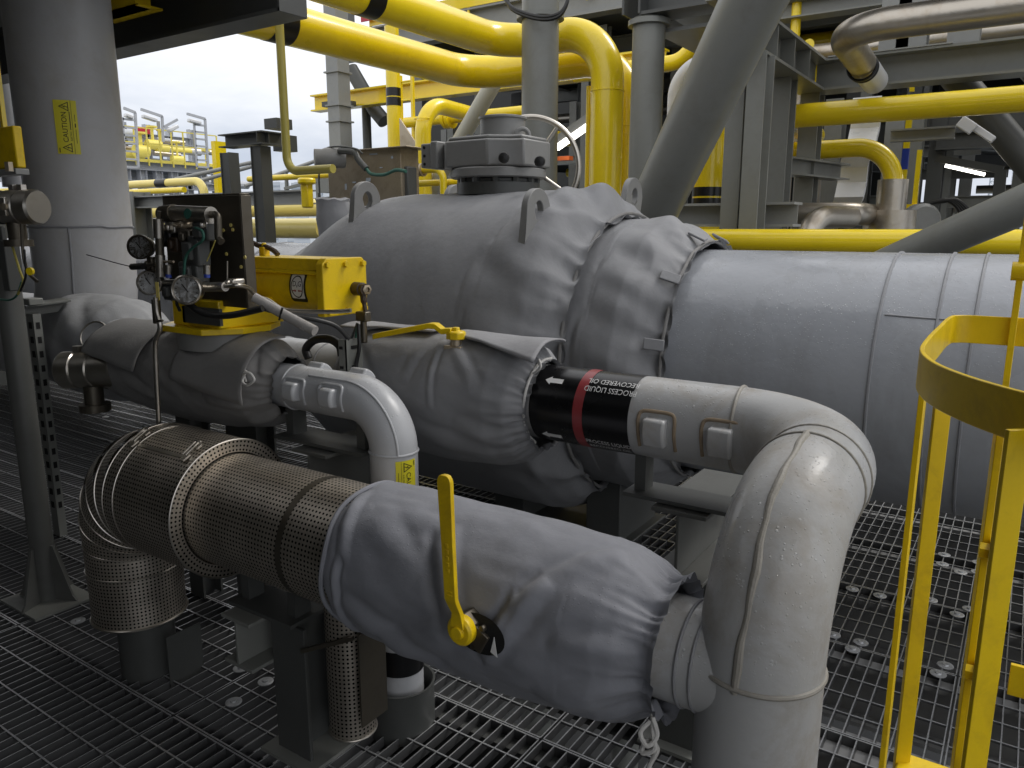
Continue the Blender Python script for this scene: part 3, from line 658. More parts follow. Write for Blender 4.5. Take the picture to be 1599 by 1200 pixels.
flap('flap', 'jackd', t, -2.52, -2.13, -6, 96, .170, Y3, Z3, 9.3, amp=.02, skew=.0, dn=(10, -6))
mb = MB(); q = cylX(-2.13, 14, .165, Y3, Z3); mb.tube(smooth_path([q, q + (.02, -.02, .03), q + (.05, -.02, .035), q + (.07, -.02, .015), q + (.04, -.025, -.005), q + (.01, -.02, .005), q + (.02, -.01, .04)], 7), .0045, 8); mb.build('drawstring', M['rope'], t)
# ================================================================== pipe supports
def support(label, xa, xb, y0, y1, zt, h, cx0, cx1, cy0, cy1, ztop, shoe=None, cm='grey'):
    t = thing('pipe_support', label, 'pipe support', ((cx0 + cx1) / 2, (cy0 + cy1) / 2, 0))
    m = MB(); m.hbeam(((xa + xb) / 2, y0, zt - h / 2), ((xa + xb) / 2, y1, zt - h / 2), h, xb - xa, .012, .01); m.build('beam', M['grey' if cm == 'grey' or 'sleeve' in label else 'grey2'], t, bevel=.002, smooth=0)
    m = MB(); m.hbeam(((cx0 + cx1) / 2, (cy0 + cy1) / 2, 0.012), ((cx0 + cx1) / 2, (cy0 + cy1) / 2, ztop), cy1 - cy0, cx1 - cx0, .012, .01, up=(0, 1, 0)); m.build('column', M[cm], t, bevel=.002, smooth=0)
    m = MB(); m.box2((cx0 - .04, cy0 - .04, .002), (cx1 + .04, cy1 + .04, .014)); m.build('base_plate', M['grey'], t, smooth=0)
    if shoe:
        sx0, sx1, sy, sz0, sz1 = shoe
        m = MB(); m.box2((sx0, sy - .07, sz0), (sx1, sy + .07, sz0 + .012))
        for x in (sx0 + .04, sx1 - .04): m.box2((x - .018, sy - .03, sz0 + .012), (x + .018, sy + .03, sz1))
        m.build('shoe', M[cm], t, smooth=0)
support('grey steel stub column and beam end carrying the perforated sleeve', -1.985, -1.85, 1.33, 1.56, .47, .165, -1.85, -1.70, 1.41, 1.56, .46, (-2.02, -1.72, Y1, .472, .62), 'dgrey')
support('grey steel support under the black banded white pipe', -.87, -.70, 2.05, 2.5, .83, .22, -.86, -.70, 2.12, 2.3, .62, (-.98, -.55, Y2, .835, .99), 'dgrey')
support('grey steel support under the small white elbow', -1.985, -1.82, 1.64, 1.95, .93, .2, -1.97, -1.83, 1.72, 1.88, .74, (-2.12, -1.70, Y3, .935, 1.05), 'dgrey')
t = thing('pipe_support', 'dark posts standing below the brownish valve jacket', 'pipe support', (-3, 1.9, 0))
for x, y in ((-3.0, 1.95), (-2.72, 2.0), (-2.62, 2.0)):
    m = MB(); m.hbeam((x, y, .0), (x, y, .95), .1, .1, .01, .008, up=(0, 1, 0)); m.build('post', M['dgrey'], t, smooth=0)
m = MB(); m.hbeam((-3.1, 1.97, .55), (-2.5, 1.97, .55), .1, .1); m.build('crossbar', M['dgrey'], t, smooth=0)

# ================================================================== left instrument stand
PX, PY = -3.52, 1.5
t = thing('instrument_stand', 'dark grey pole stand with finned foot at the far left', 'instrument stand', (PX, PY, 0))
m = MB(); m.cyl((PX, PY, .012), (PX, PY, 1.60), .048, 28); m.build('pole', M['grey2'], t)
m = MB(); m.box2((PX - .16, PY - .13, .003), (PX + .16, PY + .13, .014)); m.build('base_plate', M['grey'], t, smooth=0)
for a in (25, 115, 205, 295):
    m = MB(); d = np.array((math.cos(R_(a)), math.sin(R_(a)), 0)); m.prism([(.03, .014), (.15, .014), (.13, .04), (.06, .27), (.03, .27)], (PX, PY, 0), d, (0, 0, 1), .01); m.build('gusset', M['grey2'], t, smooth=0)
m = MB(); m.box((PX + .03, PY - .03, 1.57), (.13, .02, .17)); m.box((PX + .10, PY - .02, 1.50), (.05, .06, .20)); m.build('bracket', M['dgrey'], t, bevel=.004)
def transmitter(label, c, ax, R, L, capm='blackr'):
    t = thing('transmitter', label, 'transmitter', c); ax = nrm(ax); c = np.array(c, float)
    m = MB(); m.lathe([(R * .8, -L * .5), (R * .93, -L * .46), (R * .93, -L * .1), (R, -L * .08), (R, L * .18), (R * .94, L * .2), (R * 1.02, L * .22), (R * 1.02, L * .46), (R * .92, L * .5), (0, L * .5)], c, ax, 36); b = m.build('housing', M['steel'], t)
    m = MB(); m.lathe([(R * .9, -L * .52), (R * 1.0, -L * .5), (R * 1.0, -L * .25), (R * .9, -L * .24)], c, ax, 36); m.build('end_cap', M[capm], t)
    m = MB(); s = nrm(np.cross((0, 0, 1), ax)); m.box(c - s * R * .95, (L * .24, .012, R * 1.1), (ax, s, np.cross(ax, s))); m.build('nameplate', M['steel'], t, bevel=.003)
    for k in (0.03, .2):
        m = MB(); m.cyl(c + ax * L * k + np.array((0, 0, R * .9)), c + ax * L * k + np.array((0, 0, R * 1.3)), R * .28, 6); m.build('plug', M['steel'], t)
    m = MB(); m.cyl(c - np.array((0, 0, R * .9)), c - np.array((0, 0, R * 2.0)), R * .5, 20); m.cyl(c - np.array((0, 0, R * 1.9)), c - np.array((0, 0, R * 2.3)), R * .8, 20); m.build('neck', M['dsteel'], t)
    m = MB(); m.cyl(c + ax * L * .1 - s * R * .8, c + ax * L * .1 - s * R * 1.12, R * .22, 6); m.build('port_plug', M['bsteel'], t)
    return t
c = at(22, 324, 1.40); transmitter('silver pressure transmitter on top of the far left pole', c, (.93, .35, 0), .062, .22)
t = transmitter('silver flanged transmitter lying in front of the lidded jacket', at(142, 577, 1.6), (-.9, -.45, -.05), .075, .24, 'steel')
t = thing('tubing', 'thin cable and tube hanging below the far left transmitter', 'tubing', (PX, PY, 1.3))
for k, pl in enumerate([[(10, 345), (18, 380), (30, 420), (36, 440), (28, 460)], [(34, 350), (36, 395), (44, 425), (58, 440)], [(38, 390), (40, 430), (32, 455)]]):
    m = MB(); m.tube(smooth_path([at(x, y, 1.38 - .01 * k) for x, y in pl], 8), (.0045, .006, .004)[k], 8); m.build('tube', M[('conduit', 'dsteel', 'blackr')[k]], t)
m = MB(); q = at(49, 424, 1.36); m.lathe([(0, 0), (.014, 0), (.014, .01), (0, .01)], q, (.4, -.9, 0), 16); m.build('valve_knob', M['yel'], t)
t = thing('tubing', 'green wire looped around the far left pole', 'wire', (PX, PY, 1.3)); m = MB(); m.tube(smooth_path([at(0, 468, 1.4), at(14, 469, 1.39), at(26, 462, 1.39), at(34, 440, 1.40)], 8), .004, 8); m.build('wire', M['green'], t)
t = thing('slotted_bracket', 'slotted steel channel stand with a flat top shelf left of the lidded jacket', 'bracket', at(60, 700, 1.9))
m = MB(); a = at(36, 478, 1.9); b = at(106, 468, 2.1); m.box((np.array(a) + b) / 2, (np.linalg.norm(np.array(b) - a), .16, .012), (nrm(np.array(b) - a), np.cross((0, 0, 1), nrm(np.array(b) - a)), (0, 0, 1))); m.bar(np.array(a) - (0, 0, .03), np.array(b) - (0, 0, .03), .03, .05); m.build('shelf', M['grey'], t, bevel=.002)
m = MB(); q0 = at(52, 490, 1.92); m.box2((q0[0] - .035, q0[1] - .02, 0), (q0[0] + .035, q0[1] + .02, q0[2])); ch = m.build('channel', M['grey'], t, smooth=0)
m = MB()
for k in range(14):
    z = q0[2] - .06 - k * .075; m.box((q0[0], q0[1] - .0212, z), (.03, .002, .034)); m.box((q0[0] + .0362, q0[1], z), (.002, .018, .034))
m.build_each('slots', M['hole'], ch, smooth=0)
m = MB(); q = at(50, 471, 1.9); m.box(q, (.09, .07, .035)); m.build('junction_block', M['grey'], t, bevel=.005)

# lidded jacket behind at left
t = thing('valve_jacket', 'pale grey stuffed jacket with a round lid at the left below the big riser', 'insulation jacket', (-4.1, Y2, Z2))
prof = [(-4.62, .15), (-4.58, .21), (-4.45, .27), (-4.2, .275), (-3.95, .26), (-3.82, .2), (-3.76, .15), (-3.7, .135), (-3.6, .16), (-3.45, .155), (-3.35, .125), (-3.25, .115)]
J = jacket_mesh(-4.62, -3.25, 2.25, Z2 - .06, prof, 120, 130, gathers=[(-3.74, .02, .06, 3.5), (-3.3, .02, .12, 3)], folds=[(-4.3, 60, -4.0, 10, .05, .015), (-4.5, 10, -4.0, -30, .05, .012)], seed=21, sag=.03)
J.build('cloth_wrap', M['jackl'], t, smooth=80)
q = at(153, 527, 1.90); m = MB(); n_ = nrm((.35, -.8, .45)); m.lathe([(.0, .03), (.066, .03), (.07, .022), (.07, -.05)], q, n_, 36); l = m.build('round_lid', M['jackl'], t); m = MB(); m.ring(np.array(q) + n_ * .03, n_, .067, .004, 36); m.build('lid_rim', M['steel'], l)
t = thing('actuator_motor', 'dark grey finned block behind the flanged silver transmitter', 'actuator', at(175, 560, 1.75)); m = MB(); q = at(172, 575, 1.72); m.box(q, (.16, .12, .15)); 
for k in range(5): m.box((q[0] - .06 + .03 * k, q[1] - .062, q[2]), (.008, .012, .13))
m.build('block', M['dsteel'], t, bevel=.006)
m = MB(); q = at(148, 543, 1.72); m.tube(smooth_path([q, q + (.03, -.02, .02), q + (.06, 0, .005), q + (.1, -.02, .015), q + (.14, 0, -.01)], 6), .006, 8); m.build('drawstring', M['rope'], t)

# ================================================================== gas-over-spring actuator on the jacket
AX, AY = -2.46, Y3
t = thing('valve_actuator', 'yellow box actuator with a dark instrument panel mounted above the brownish jacket', 'actuator', (AX, AY, Z3 + .15))
def octo(a, b): k = .35; return [(-a, -b * k), (-a * .6, -b), (a * .6, -b), (a, -b * k), (a, b * k), (a * .6, b), (-a * .6, b), (-a, b * k)]
zb = 1.285
m = MB(); m.prism(octo(.20, .17), (AX, AY, zb), (1, 0, 0), (0, 1, 0), .022); m.build('mounting_flange', M['yeld'], t, bevel=.003, smooth=0)
m = MB(); m.cyl((AX + .02, AY, zb - .06), (AX + .02, AY, zb), .165, 40); m.build('neck', M['valve'], t)
m = MB(); m.box2((AX - .10, AY - .13, zb + .022), (AX + .17, AY + .15, zb + .12)); m.build('yoke', M['yeld'], t, bevel=.006)
p0 = at(284, 478, 1.60); p1 = at(344, 510, 1.60); m = MB(); m.box2((p0[0], 1.600, p1[2]), (p1[0], 1.612, p0[2])); m.box2((p0[0], 1.6, p1[2]), (p0[0] + .012, 1.72, p0[2])); m.build('side_bracket', M['dgrey'], t, smooth=0)
# instrument panel
YP = 1.64
a = at(253, 309, YP); b = at(386, 482, YP)
m = MB(); m.box2((a[0], YP, b[2]), (b[0], YP + .012, a[2])); m.box2((b[0], YP, b[2]), (b[0] + .006, YP + .04, a[2])); m.box2((a[0], YP, a[2]), (b[0], YP + .04, a[2] + .006))
pn = m.build('instrument_panel', M['dsteel'], t, bevel=.002)
def gauge(c, r, n_, Lb=.05, bodym='dsteel'):
    c = np.array(c, float); n_ = nrm(n_); m = MB(); m.lathe([(0, -Lb), (r * .86, -Lb), (r * .92, -Lb + .006), (r, -.012), (r * 1.06, -.010), (r * 1.06, .004), (r * .98, .007), (r * .92, .004), (r * .9, -.003)], c, n_, 32)
    g_ = m.build('gauge', M[bodym], t); d = MB(); d.lathe([(r * .9, -.006), (r * .9, -.003), (0, -.003)], c, n_, 32); d.build('dial', M['dial'], g_)
    s = nrm(np.cross(n_, (0, 0, 1))); u = np.cross(s, n_); nd = MB(); q = c + n_ * -.0015
    nd.bar(q - (s * .3 + u * .5) * r * .3, q + (s * .45 + u * .6) * r * .7, .003, .001, up=n_)
    for k in range(11):
        an = R_(-45 + 27 * k); v = s * math.cos(an) + u * math.sin(an); nd.bar(q + v * r * .68, q + v * r * .82, .002, .001, up=n_)
    nd.build('needle', M['ink'], g_, smooth=0); return g_
gn = (.6, -.8, .04)
gauge(at(218, 386, 1.52), .040, gn); gauge(at(233, 442, 1.50), .040, gn, .05, 'steel'); gauge(at(291, 453, 1.46), .045, gn, .055, 'steel')
def rod(name, mat, pts, r, n=14, parent=None, Y=1.55, sm=False):
    P = [at(x, y, Y if not isinstance(Y, (list, tuple)) else Y[i]) for i, (x, y) in enumerate(pts)]
    m = MB(); m.tube(smooth_path(P, 8) if sm else fillet(P, .012, 5), r, n); return m.build(name, M[mat], parent if parent is not None else t)
rod('receiver', 'steel', [(271, 333), (330, 336)], .026, 24); rod('receiver_cap', 'dsteel', [(255, 335), (273, 333)], .029, 24); rod('elbow_fitting', 'dsteel', [(328, 335), (340, 336), (341, 372), (346, 378)], .012)
m = MB(); q = at(293, 334, 1.522); m.lathe([(0, 0), (.017, 0), (.017, .001), (0, .001)], q, (.1, -1, .1), 20); m.build('badge', M['green'], t)
rod('regulator_tube', 'steel', [(247, 342), (248, 372)], .017, 20, Y=1.50); rod('regulator_stem', 'dsteel', [(249, 372), (250, 405)], .014, 16, Y=1.50); rod('tee_block', 'steel', [(250, 398), (251, 432)], .016, 16, Y=1.50); rod('spindle', 'dsteel', [(248, 343), (249, 330)], .006, 10, Y=1.50)
for (x, y, w, h, mt) in [(275, 356, .05, .04, 'steel'), (288, 352, .04, .02, 'bsteel'), (280, 382, .045, .05, 'brown'), (306, 392, .09, .10, 'dgrey'), (322, 362, .08, .06, 'dgrey'), (298, 370, .05, .05, 'dsteel'), (303, 425, .10, .07, 'dgrey'), (268, 372, .05, .06, 'blackr'), (272, 455, .06, .06, 'dgrey'), (368, 440, .035, .02, 'steel'), (243, 415, .03, .06, 'dsteel'), (330, 352, .02, .03, 'steel')]:
    q = at(x, y, 1.56); m = MB(); m.box(q, (w, .05, h)); m.box((q[0], q[1] - .03, q[2]), (w * .5, .02, h * .6)); m.build('control_block', M[mt], t, bevel=.006)
rod('green_cable', 'green', [(305, 356), (316, 362), (316, 376), (300, 388), (290, 402), (287, 430)], .0045, 8, Y=1.50, sm=True)
rod('thin_wire', 'conduit', [(336, 376), (330, 392), (323, 408)], .002, 6, sm=True, Y=1.5)
for x, mt in ((263, 'blue'), (323, 'blue')):
    rod('hydraulic_fitting', 'steel', [(x, 414), (x, 428)], .011, 14, Y=1.49); rod('hydraulic_fitting', mt, [(x, 428), (x + .5, 434)], .0095, 14, Y=1.49)
rod('hydraulic_fitting', 'bsteel', [(256, 409), (271, 409)], .004, 8, Y=1.49)
rod('gauge_arm', 'steel', [(303, 450), (340, 448), (352, 448)], .015, 18, Y=1.52); rod('gauge_arm', 'steel', [(236, 442), (285, 440)], .008, 12, Y=1.53); rod('level_rod', 'steel', [(355, 442), (355, 408)], .0025, 8, Y=1.58)
m = MB()
for (x, y) in [(361, 352), (364, 359), (354, 397), (377, 417), (383, 402), (349, 360)]:
    m.lathe([(0, 0), (.006, 0), (.006, .003), (0, .003)], at(x, y, YP), (0, -1, 0), 10)
m.build('screw', M['yelp'], pn)
rod('metal_tube', 'steel', [(352, 447), (372, 446), (388, 450), (402, 463), (420, 470), (444, 484), (480, 487), (522, 487), (548, 485)], .007, 12, sm=True, Y=[1.52, 1.54, 1.6, 1.66, 1.68, 1.70, 1.74, 1.78, 1.8])
rod('sleeved_hose', 'plastic', [(397, 465), (420, 478), (452, 496), (492, 517)], .017, 12, sm=True, Y=[1.62, 1.64, 1.66, 1.68]); rod('cable_tie', 'blackr', [(441, 481), (436, 500)], .0035, 8, Y=1.64)
rod('black_hose', 'blackr', [(293, 474), (312, 487), (335, 493), (365, 492), (410, 482)], .011, 12, sm=True, Y=[1.48, 1.48, 1.50, 1.52, 1.56]); rod('black_hose', 'blackr', [(276, 455), (276, 475), (281, 486)], .005, 8, Y=1.46)
rod('drain_tube', 'steel', [(243, 465), (245, 488), (250, 512), (243, 535), (244, 580), (247, 640), (248, 668)], .0085, 12, sm=True, Y=1.46); rod('drain_fitting', 'dsteel', [(243, 468), (246, 505)], .014, 14, Y=1.47); rod('drain_fitting', 'dsteel', [(245, 502), (254, 501)], .004, 8, Y=1.44)
m = MB(); m.tube(smooth_path([at(x, y, 1.5) for x, y in ((210, 418), (185, 412), (160, 405), (135, 398))], 6), .0018, 6); m.build('antenna_wire', M['blackr'], t)
rod('black_plug', 'blackr', [(206, 417), (226, 416)], .011, 12, Y=1.49); rod('plug_neck', 'dsteel', [(226, 416), (243, 412)], .007, 12, Y=1.5)
q = at(246, 455, 1.47); m = MB(); m.box(q, (.016, .003, .06)); m.build('paper_tag', M['yelp'], t)
# yellow actuator cylinder with end plate
XE = -2.0; YA0, YA1 = 1.84, 2.03
zc_ = 1.447; yc_ = (YA0 + YA1) / 2
m = MB(); m.cyl((-2.47, yc_, zc_ - .005), (XE - .03, yc_, zc_ - .005), .094, 40)
m.box2((-2.47, YA0 + .005, zc_ + .055), (XE - .03, YA1 - .005, zc_ + .098)); cy_ = m.build('cylinder_body', M['yeld'], t, bevel=.003)
for z in (zc_ + .05, ):
    m = MB(); m.cyl((-2.47, YA0 + .004, z), (XE - .03, YA0 + .004, z), .008, 12); m.build('tie_rod', M['yeld'], t)
m = MB(); ch_ = .02; m.prism([(-.105, -.1), (.105, -.1), (.105, .08), (.085, .1), (-.085, .1), (-.105, .08)], (XE - .035, yc_, zc_), (0, 1, 0), (0, 0, 1), .035); m.build('end_plate', M['yeld'], t, bevel=.004, smooth=0)
for y in (-.085, .0, .085):
    for z in (.078, -.083):
        m = MB(); m.cyl((XE, yc_ + y, zc_ + z), (XE + .012, yc_ + y, zc_ + z), .011, 6); m.build('bolt', M['yeld'], t, bevel=.001)
m = MB(); m.lathe([(.024, 0), (.024, .05), (.020, .052), (.020, .07), (.012, .07), (.011, .05)], (XE, yc_ + .045, zc_ - .01), (1, -.25, 0), 24); m.build('exhaust_fitting', M['brown'], t)
m = MB(); q = np.array((XE + .06, yc_ + .035, zc_ - .01)); m.lathe([(0, 0), (.018, 0), (.018, .014), (.010, .016), (.009, .008)], q, (1, -.25, 0), 6); m.build('brass_nut', M['bsteel'], t)
m = MB(); m.tube(smooth_path([q + (-.012, 0, -.015), q + (-.008, 0, -.05), q + (0, .0, -.09)], 6), [.012] * 6 + [.008] * 7, 10); m.build('fitting_arm', M['brown'], t)
m = MB(); m.box((XE + .05, yc_ + .03, zc_ - .105), (.05, .03, .035)); m.cyl((XE + .05, yc_ + .03, zc_ - .12), (XE + .05, yc_ + .03, zc_ - .2), .012, 12); m.build('solenoid_valve', M['dsteel'], t, bevel=.004)
for k, (mt, r) in enumerate((('dgrey', .005), ('green', .0045), ('blackr', .007))):
    m = MB(); q = np.array((XE + .03 + .012 * k, yc_ + .02 - .01 * k, zc_ - .13)); m.tube(smooth_path([q, q + (-.03 + .02 * k, -.01, -.08), q + (.0, -.02, -.15), q + (.02, -.03, -.2)], 6), r, 8); m.build('cable', M[mt], t)
m = MB(); m.tube(smooth_path([at(x, y, yy) for x, y, yy in ((410, 482, 1.62), (450, 492, 1.72), (495, 500, 1.8), (525, 510, 1.86), (545, 530, 1.9))], 6), .008, 10); m.build('black_hose', M['blackr'], t)
m = MB(); m.tube(smooth_path([at(x, y, 1.95) for x, y in ((482, 560), (478, 545), (492, 531), (515, 530), (530, 540), (534, 556))], 6), .016, 12); m.build('black_hose', M['blackr'], t)
# round sticker on the cylinder
xs = at(464, 448, YA0)[0]
def fst(a, b, l=.0): 
    ang = (b + .004) / .094; return np.array((xs + a, yc_ - (.0955 + l) * math.cos(ang), zc_ - .005 + (.0955 + l) * math.sin(ang)))
def rr2d(w, h, c=.012, n=5, nx=8, ny=10):
    V, Fs = rect2d(-w, -h, w, h, nx, ny); out = []
    for a, b in V:
        dx, dy = abs(a) - (w - c), abs(b) - (h - c)
        if dx > 0 and dy > 0:
            d = math.hypot(dx, dy)
            if d > c: a = math.copysign(w - c + dx * c / d, a); b = math.copysign(h - c + dy * c / d, b)
        out.append((a, b))
    return out, Fs
m = MB(); put(m, rr2d(.042, .056), lambda a, b: fst(a, b)); st = m.build('sticker', M['ink'], cy_)
m = MB(); put(m, rr2d(.0335, .042, .004), lambda a, b: fst(a, b, .0008)); put(m, text2d('DVG Automation', .0095), lambda a, b: fst(a, b, .0008), 0, .048); m.build('sticker_field', M['white'], st, smooth=0)
m = MB(); f2 = lambda a, b: fst(a, b, .0016)
put(m, line2d([(.029 * math.cos(q), .037 * math.sin(q)) for q in np.linspace(0, 2 * math.pi, 36, endpoint=False)], .004, True), f2)
put(m, text2d('D G', .026), f2, 0, .009); put(m, text2d('v', .02), f2, 0, .003); m.build('lettering', M['ink'], st, smooth=0)
m = MB()
for s in (-1, 1): put(m, ([(s * .024, -.012), (s * .012, -.012), (s * .012, -.009), (s * .003, -.014), (s * .012, -.019), (s * .012, -.016), (s * .024, -.016)], [tuple(range(7))]), f2)
m.build('red_arrow', M['red'], st, smooth=0)
# top fittings
m = MB(); q = at(413, 396, 1.95); m.box(q, (.03, .03, .05)); m.cyl(q, np.array(q) + (0, 0, .04), .01, 8); m.build('top_fitting', M['yeld'], t, bevel=.004)
m = MB(); m.tube(smooth_path([at(x, y, 1.95) for x, y in ((396, 380), (404, 384), (416, 386), (428, 392), (434, 398))], 6), .01, 8); m.build('rag', M['brown'], t)
# small bracket standing right of the actuator
t = thing('cable_bracket', 'small grey slotted bracket with cables between actuator and grey jacket', 'bracket', at(540, 580, 1.9))
a = at(528, 530, 1.88); b = at(551, 582, 1.88); m = MB(); m.box2((a[0], 1.88, b[2] - .1), (b[0] - .03, 1.884, a[2])); m.box2((b[0] - .034, 1.88, b[2] - .1), (b[0] - .03, 1.96, a[2])); m.build('plate', M['grey'], t, smooth=0)
m = MB(); 
for z in (.03, .10): m.box((b[0] - .0295, 1.92, a[2] - z), (.003, .03, .012)); m.box(((a[0] + b[0]) / 2 - .02, 1.8795, a[2] - z), (.016, .003, .01))
m.build_each('slots', M['hole'], t, smooth=0)

# ================================================================== big pipe and big valve
YB, ZB, RBG = 3.7, 1.0, .545
t = thing('large_pipe', 'very large grey insulated pipe running across the scene behind the jackets', 'pipe', (-.5, YB, ZB))
m = MB(); m.tube([(-10, YB, ZB), (-3.2, YB, ZB)], RBG, 72); m.tube([(-2.2, YB, ZB), (.2, YB, ZB)] + fillet([(.2, YB, ZB), (.6, YB, ZB), (3.2, YB, ZB + .9)], 2.0, 14)[1:], RBG, 72); m.build('pipe_body', M['bigcoat'], t, smooth=60)
m = MB()
for x in (-.47, -.27, -.15, .06, .4): m.ring((x, YB, ZB + max(0, .0)), (1, 0, 0), RBG + .001, .0065, 72, 6)
for x in (-4.4, -5.0): m.ring((x, YB, ZB), (1, 0, 0), RBG + .001, .006, 72, 6)
m.build_each('seam_bead', M['seamg'], t)
m = MB(); m.tube([cylX(x, 36 + .6 * math.sin(7 * x), RBG + .001, YB, ZB) for x in np.linspace(-.45, .3, 12)], .004, 6); 
m.build_each('seam_bead', M['seamg'], t)

XR, XL = -1.90, -3.45; RV = .875
t = thing('valve_jacket', 'huge smooth grey jacket wrapped round the body of the big valve', 'insulation jacket', (-2.6, YB, 0))
prof = [(-3.95, .57), (-3.85, .60), (-3.6, .73), (-3.40, .82), (-3.22, .868), (-3.1, .876), (-2.3, .878), (-2.12, .88), (-1.98, .872), (-1.88, .845), (-1.80, .785), (-1.755, .725), (-1.735, .712), (-1.715, .725)]
J = jacket_mesh(-3.95, -1.715, YB, ZB, prof, 190, 260, gathers=[(-1.745, .058, .10, 5.0)],
    folds=[(-2.05, 75, -1.78, 55, .03, .03), (-2.1, 40, -1.78, 28, .035, .03), (-2.15, 5, -1.78, -2, .035, .03), (-2.2, 22, -1.8, 10, .03, .024), (-2.08, 58, -1.8, 42, .03, .03), (-2.15, -20, -1.8, -22, .035, .03), (-1.98, 100, -1.78, 78, .03, .03)], seed=31, rough=.005)
# narrow the top so the crown is flatter, as the photographed bonnet
J.v = [(x, y, z if z < ZB + .74 else ZB + .74 + (z - ZB - .74) * (1 - .22 * min(1, max(0, (-1.85 - x) / .3)))) for x, y, z in J.v]
J.build('cloth_wrap', M['jack'], t, smooth=80)
m = MB(); m.tube([cylX(-1.738, d, .722 + .007 * nz(d * .1, 4, 2), YB, ZB) for d in range(0, 360, 6)], .009, 8, closed=True, ref=(1, 0, 0)); m.build('drawstring', M['jackd'], t)
t = thing('flange_jacket', 'grey gathered jacket round the flange right of the big valve body', 'insulation jacket', (-1.6, YB, 0))
prof = [(-1.84, .70), (-1.74, .695), (-1.6, .695), (-1.5, .692), (-1.42, .66), (-1.36, .61), (-1.325, .575), (-1.305, .568), (-1.285, .585)]
J = jacket_mesh(-1.84, -1.285, YB, ZB, prof, 110, 260, gathers=[(-1.31, .044, .085, 5.0)],
    folds=[(-1.62, 40, -1.34, 30, .03, .022), (-1.66, 10, -1.34, 3, .03, .026), (-1.6, -8, -1.33, -14, .025, .022), (-1.65, 60, -1.34, 50, .03, .014), (-1.62, 25, -1.34, 16, .025, .02), (-1.6, 95, -1.34, 70, .03, .02)], seed=44, rough=.006)
J.build('cloth_wrap', M['jack'], t, smooth=80)
m = MB(); m.tube([cylX(-1.307, d, .585 + .006 * nz(d * .1, 1, 2), YB, ZB) for d in range(0, 360, 6)], .008, 8, closed=True, ref=(1, 0, 0)); m.build('drawstring', M['jackd'], t)
for d in (78, 44, 14, -8, 108):
    a_ = R_(d); m = MB(); m.box(cylX(-1.33, d, .625, YB, ZB), (.09, .05, .012), ((.9, -.43 * -math.cos(a_), -.43 * math.sin(a_)), (0, math.sin(a_), math.cos(a_)), (.43, .9 * -math.cos(a_), .9 * math.sin(a_)))); m.build('strap', M['jack'], t, bevel=.004)
t = thing('big_valve', 'big valve with grey gearbox, lifting lugs and steel handwheel rising from the huge jacket', 'valve', (-2.6, YB, 0))
m = MB()
for x in (-2.35, -1.75):
    m.box2((x - .10, YB - .22, .0), (x + .10, YB + .25, .42))
m.box2((-2.5, YB - .3, .002), (-1.6, YB + .3, .02)); m.build('support_leg', M['dgrey'], t, bevel=.006)
ZT = ZB + .86; GX = -2.57; GY = YB
m = MB(); m.lathe([(.235, -.03), (.235, .035), (.21, .04), (.21, .055)], (GX, GY, ZT), (0, 0, 1), 48); m.build('bonnet_flange', M['dgrey'], t)
for k in range(12):
    a = 2 * math.pi * k / 12; m = MB(); m.cyl((GX + .215 * math.cos(a), GY + .215 * math.sin(a), ZT + .03), (GX + .215 * math.cos(a), GY + .215 * math.sin(a), ZT + .065), .02, 6); m.build('bolt', M['dgrey'], t)
m = MB(); m.lathe([(.26, .06), (.27, .065), (.27, .105), (.26, .112), (.2, .112)], (GX, GY, ZT), (0, 0, 1), 48); m.build('adapter_plate', M['valve'], t)
m = MB(); pl = [(-.30, -.12), (-.19, -.24), (.10, -.25), (.20, -.17), (.27, -.15), (.27, .12), (.18, .22), (-.18, .24), (-.30, .12)]
m.prism(pl, (GX, GY, ZT + .115), (1, 0, 0), (0, 1, 0), .14); m.prism([(a * .93, b * .93) for a, b in pl], (GX, GY, ZT + .255), (1, 0, 0), (0, 1, 0), .022); gb = m.build('gearbox', M['valve'], t, bevel=.01)
m = MB(); m.lathe([(.125, 0), (.125, .10), (.135, .105), (.135, .115), (.115, .12), (.1, .12), (.098, .11), (0, .11)], (GX + .03, GY, ZT + .275), (0, 0, 1), 40); m.build('gearbox_cap', M['valve'], t)
m = MB(); m.box((GX - .345, GY - .10, ZT + .19), (.11, .20, .135)); m.box((GX - .29, GY - .14, ZT + .19), (.05, .16, .15)); sb = m.build('side_box', M['valve'], t, bevel=.008)
m = MB()
for y in (-.03, .05):
    for z in (-.045, 0, .045): m.cyl((GX - .345 + y * .9, GY - .2, ZT + .19 + z), (GX - .345 + y * .9, GY - .204, ZT + .19 + z), .008, 10)
m.build('screw', M['hole'], sb)
for px_, py_ in ((787, 247), (843, 253)):
    q = at(px_, py_, GY - .26 if px_ < 800 else GY - .2); m = MB(); m.lathe([(.024, -.04), (.018, .0), (.026, .004), (.029, .02), (.024, .036), (0, .042)], q, (.5, -.85, 0), 20); m.build('black_cap', M['blackr'], t)
m = MB(); q = at(816, 212, GY - .05); m.ring(q, (.6, -.8, 0), .035, .012, 24, 8); m.build('eye_bolt', M['valve'], t)
for k in range(3):
    m = MB(); q = np.array((GX - .12 + .05 * k, GY - .12, ZT + .277)); m.cyl(q, q + (0, 0, .02), .012, 6); m.build('bolt', M['valve'], t)
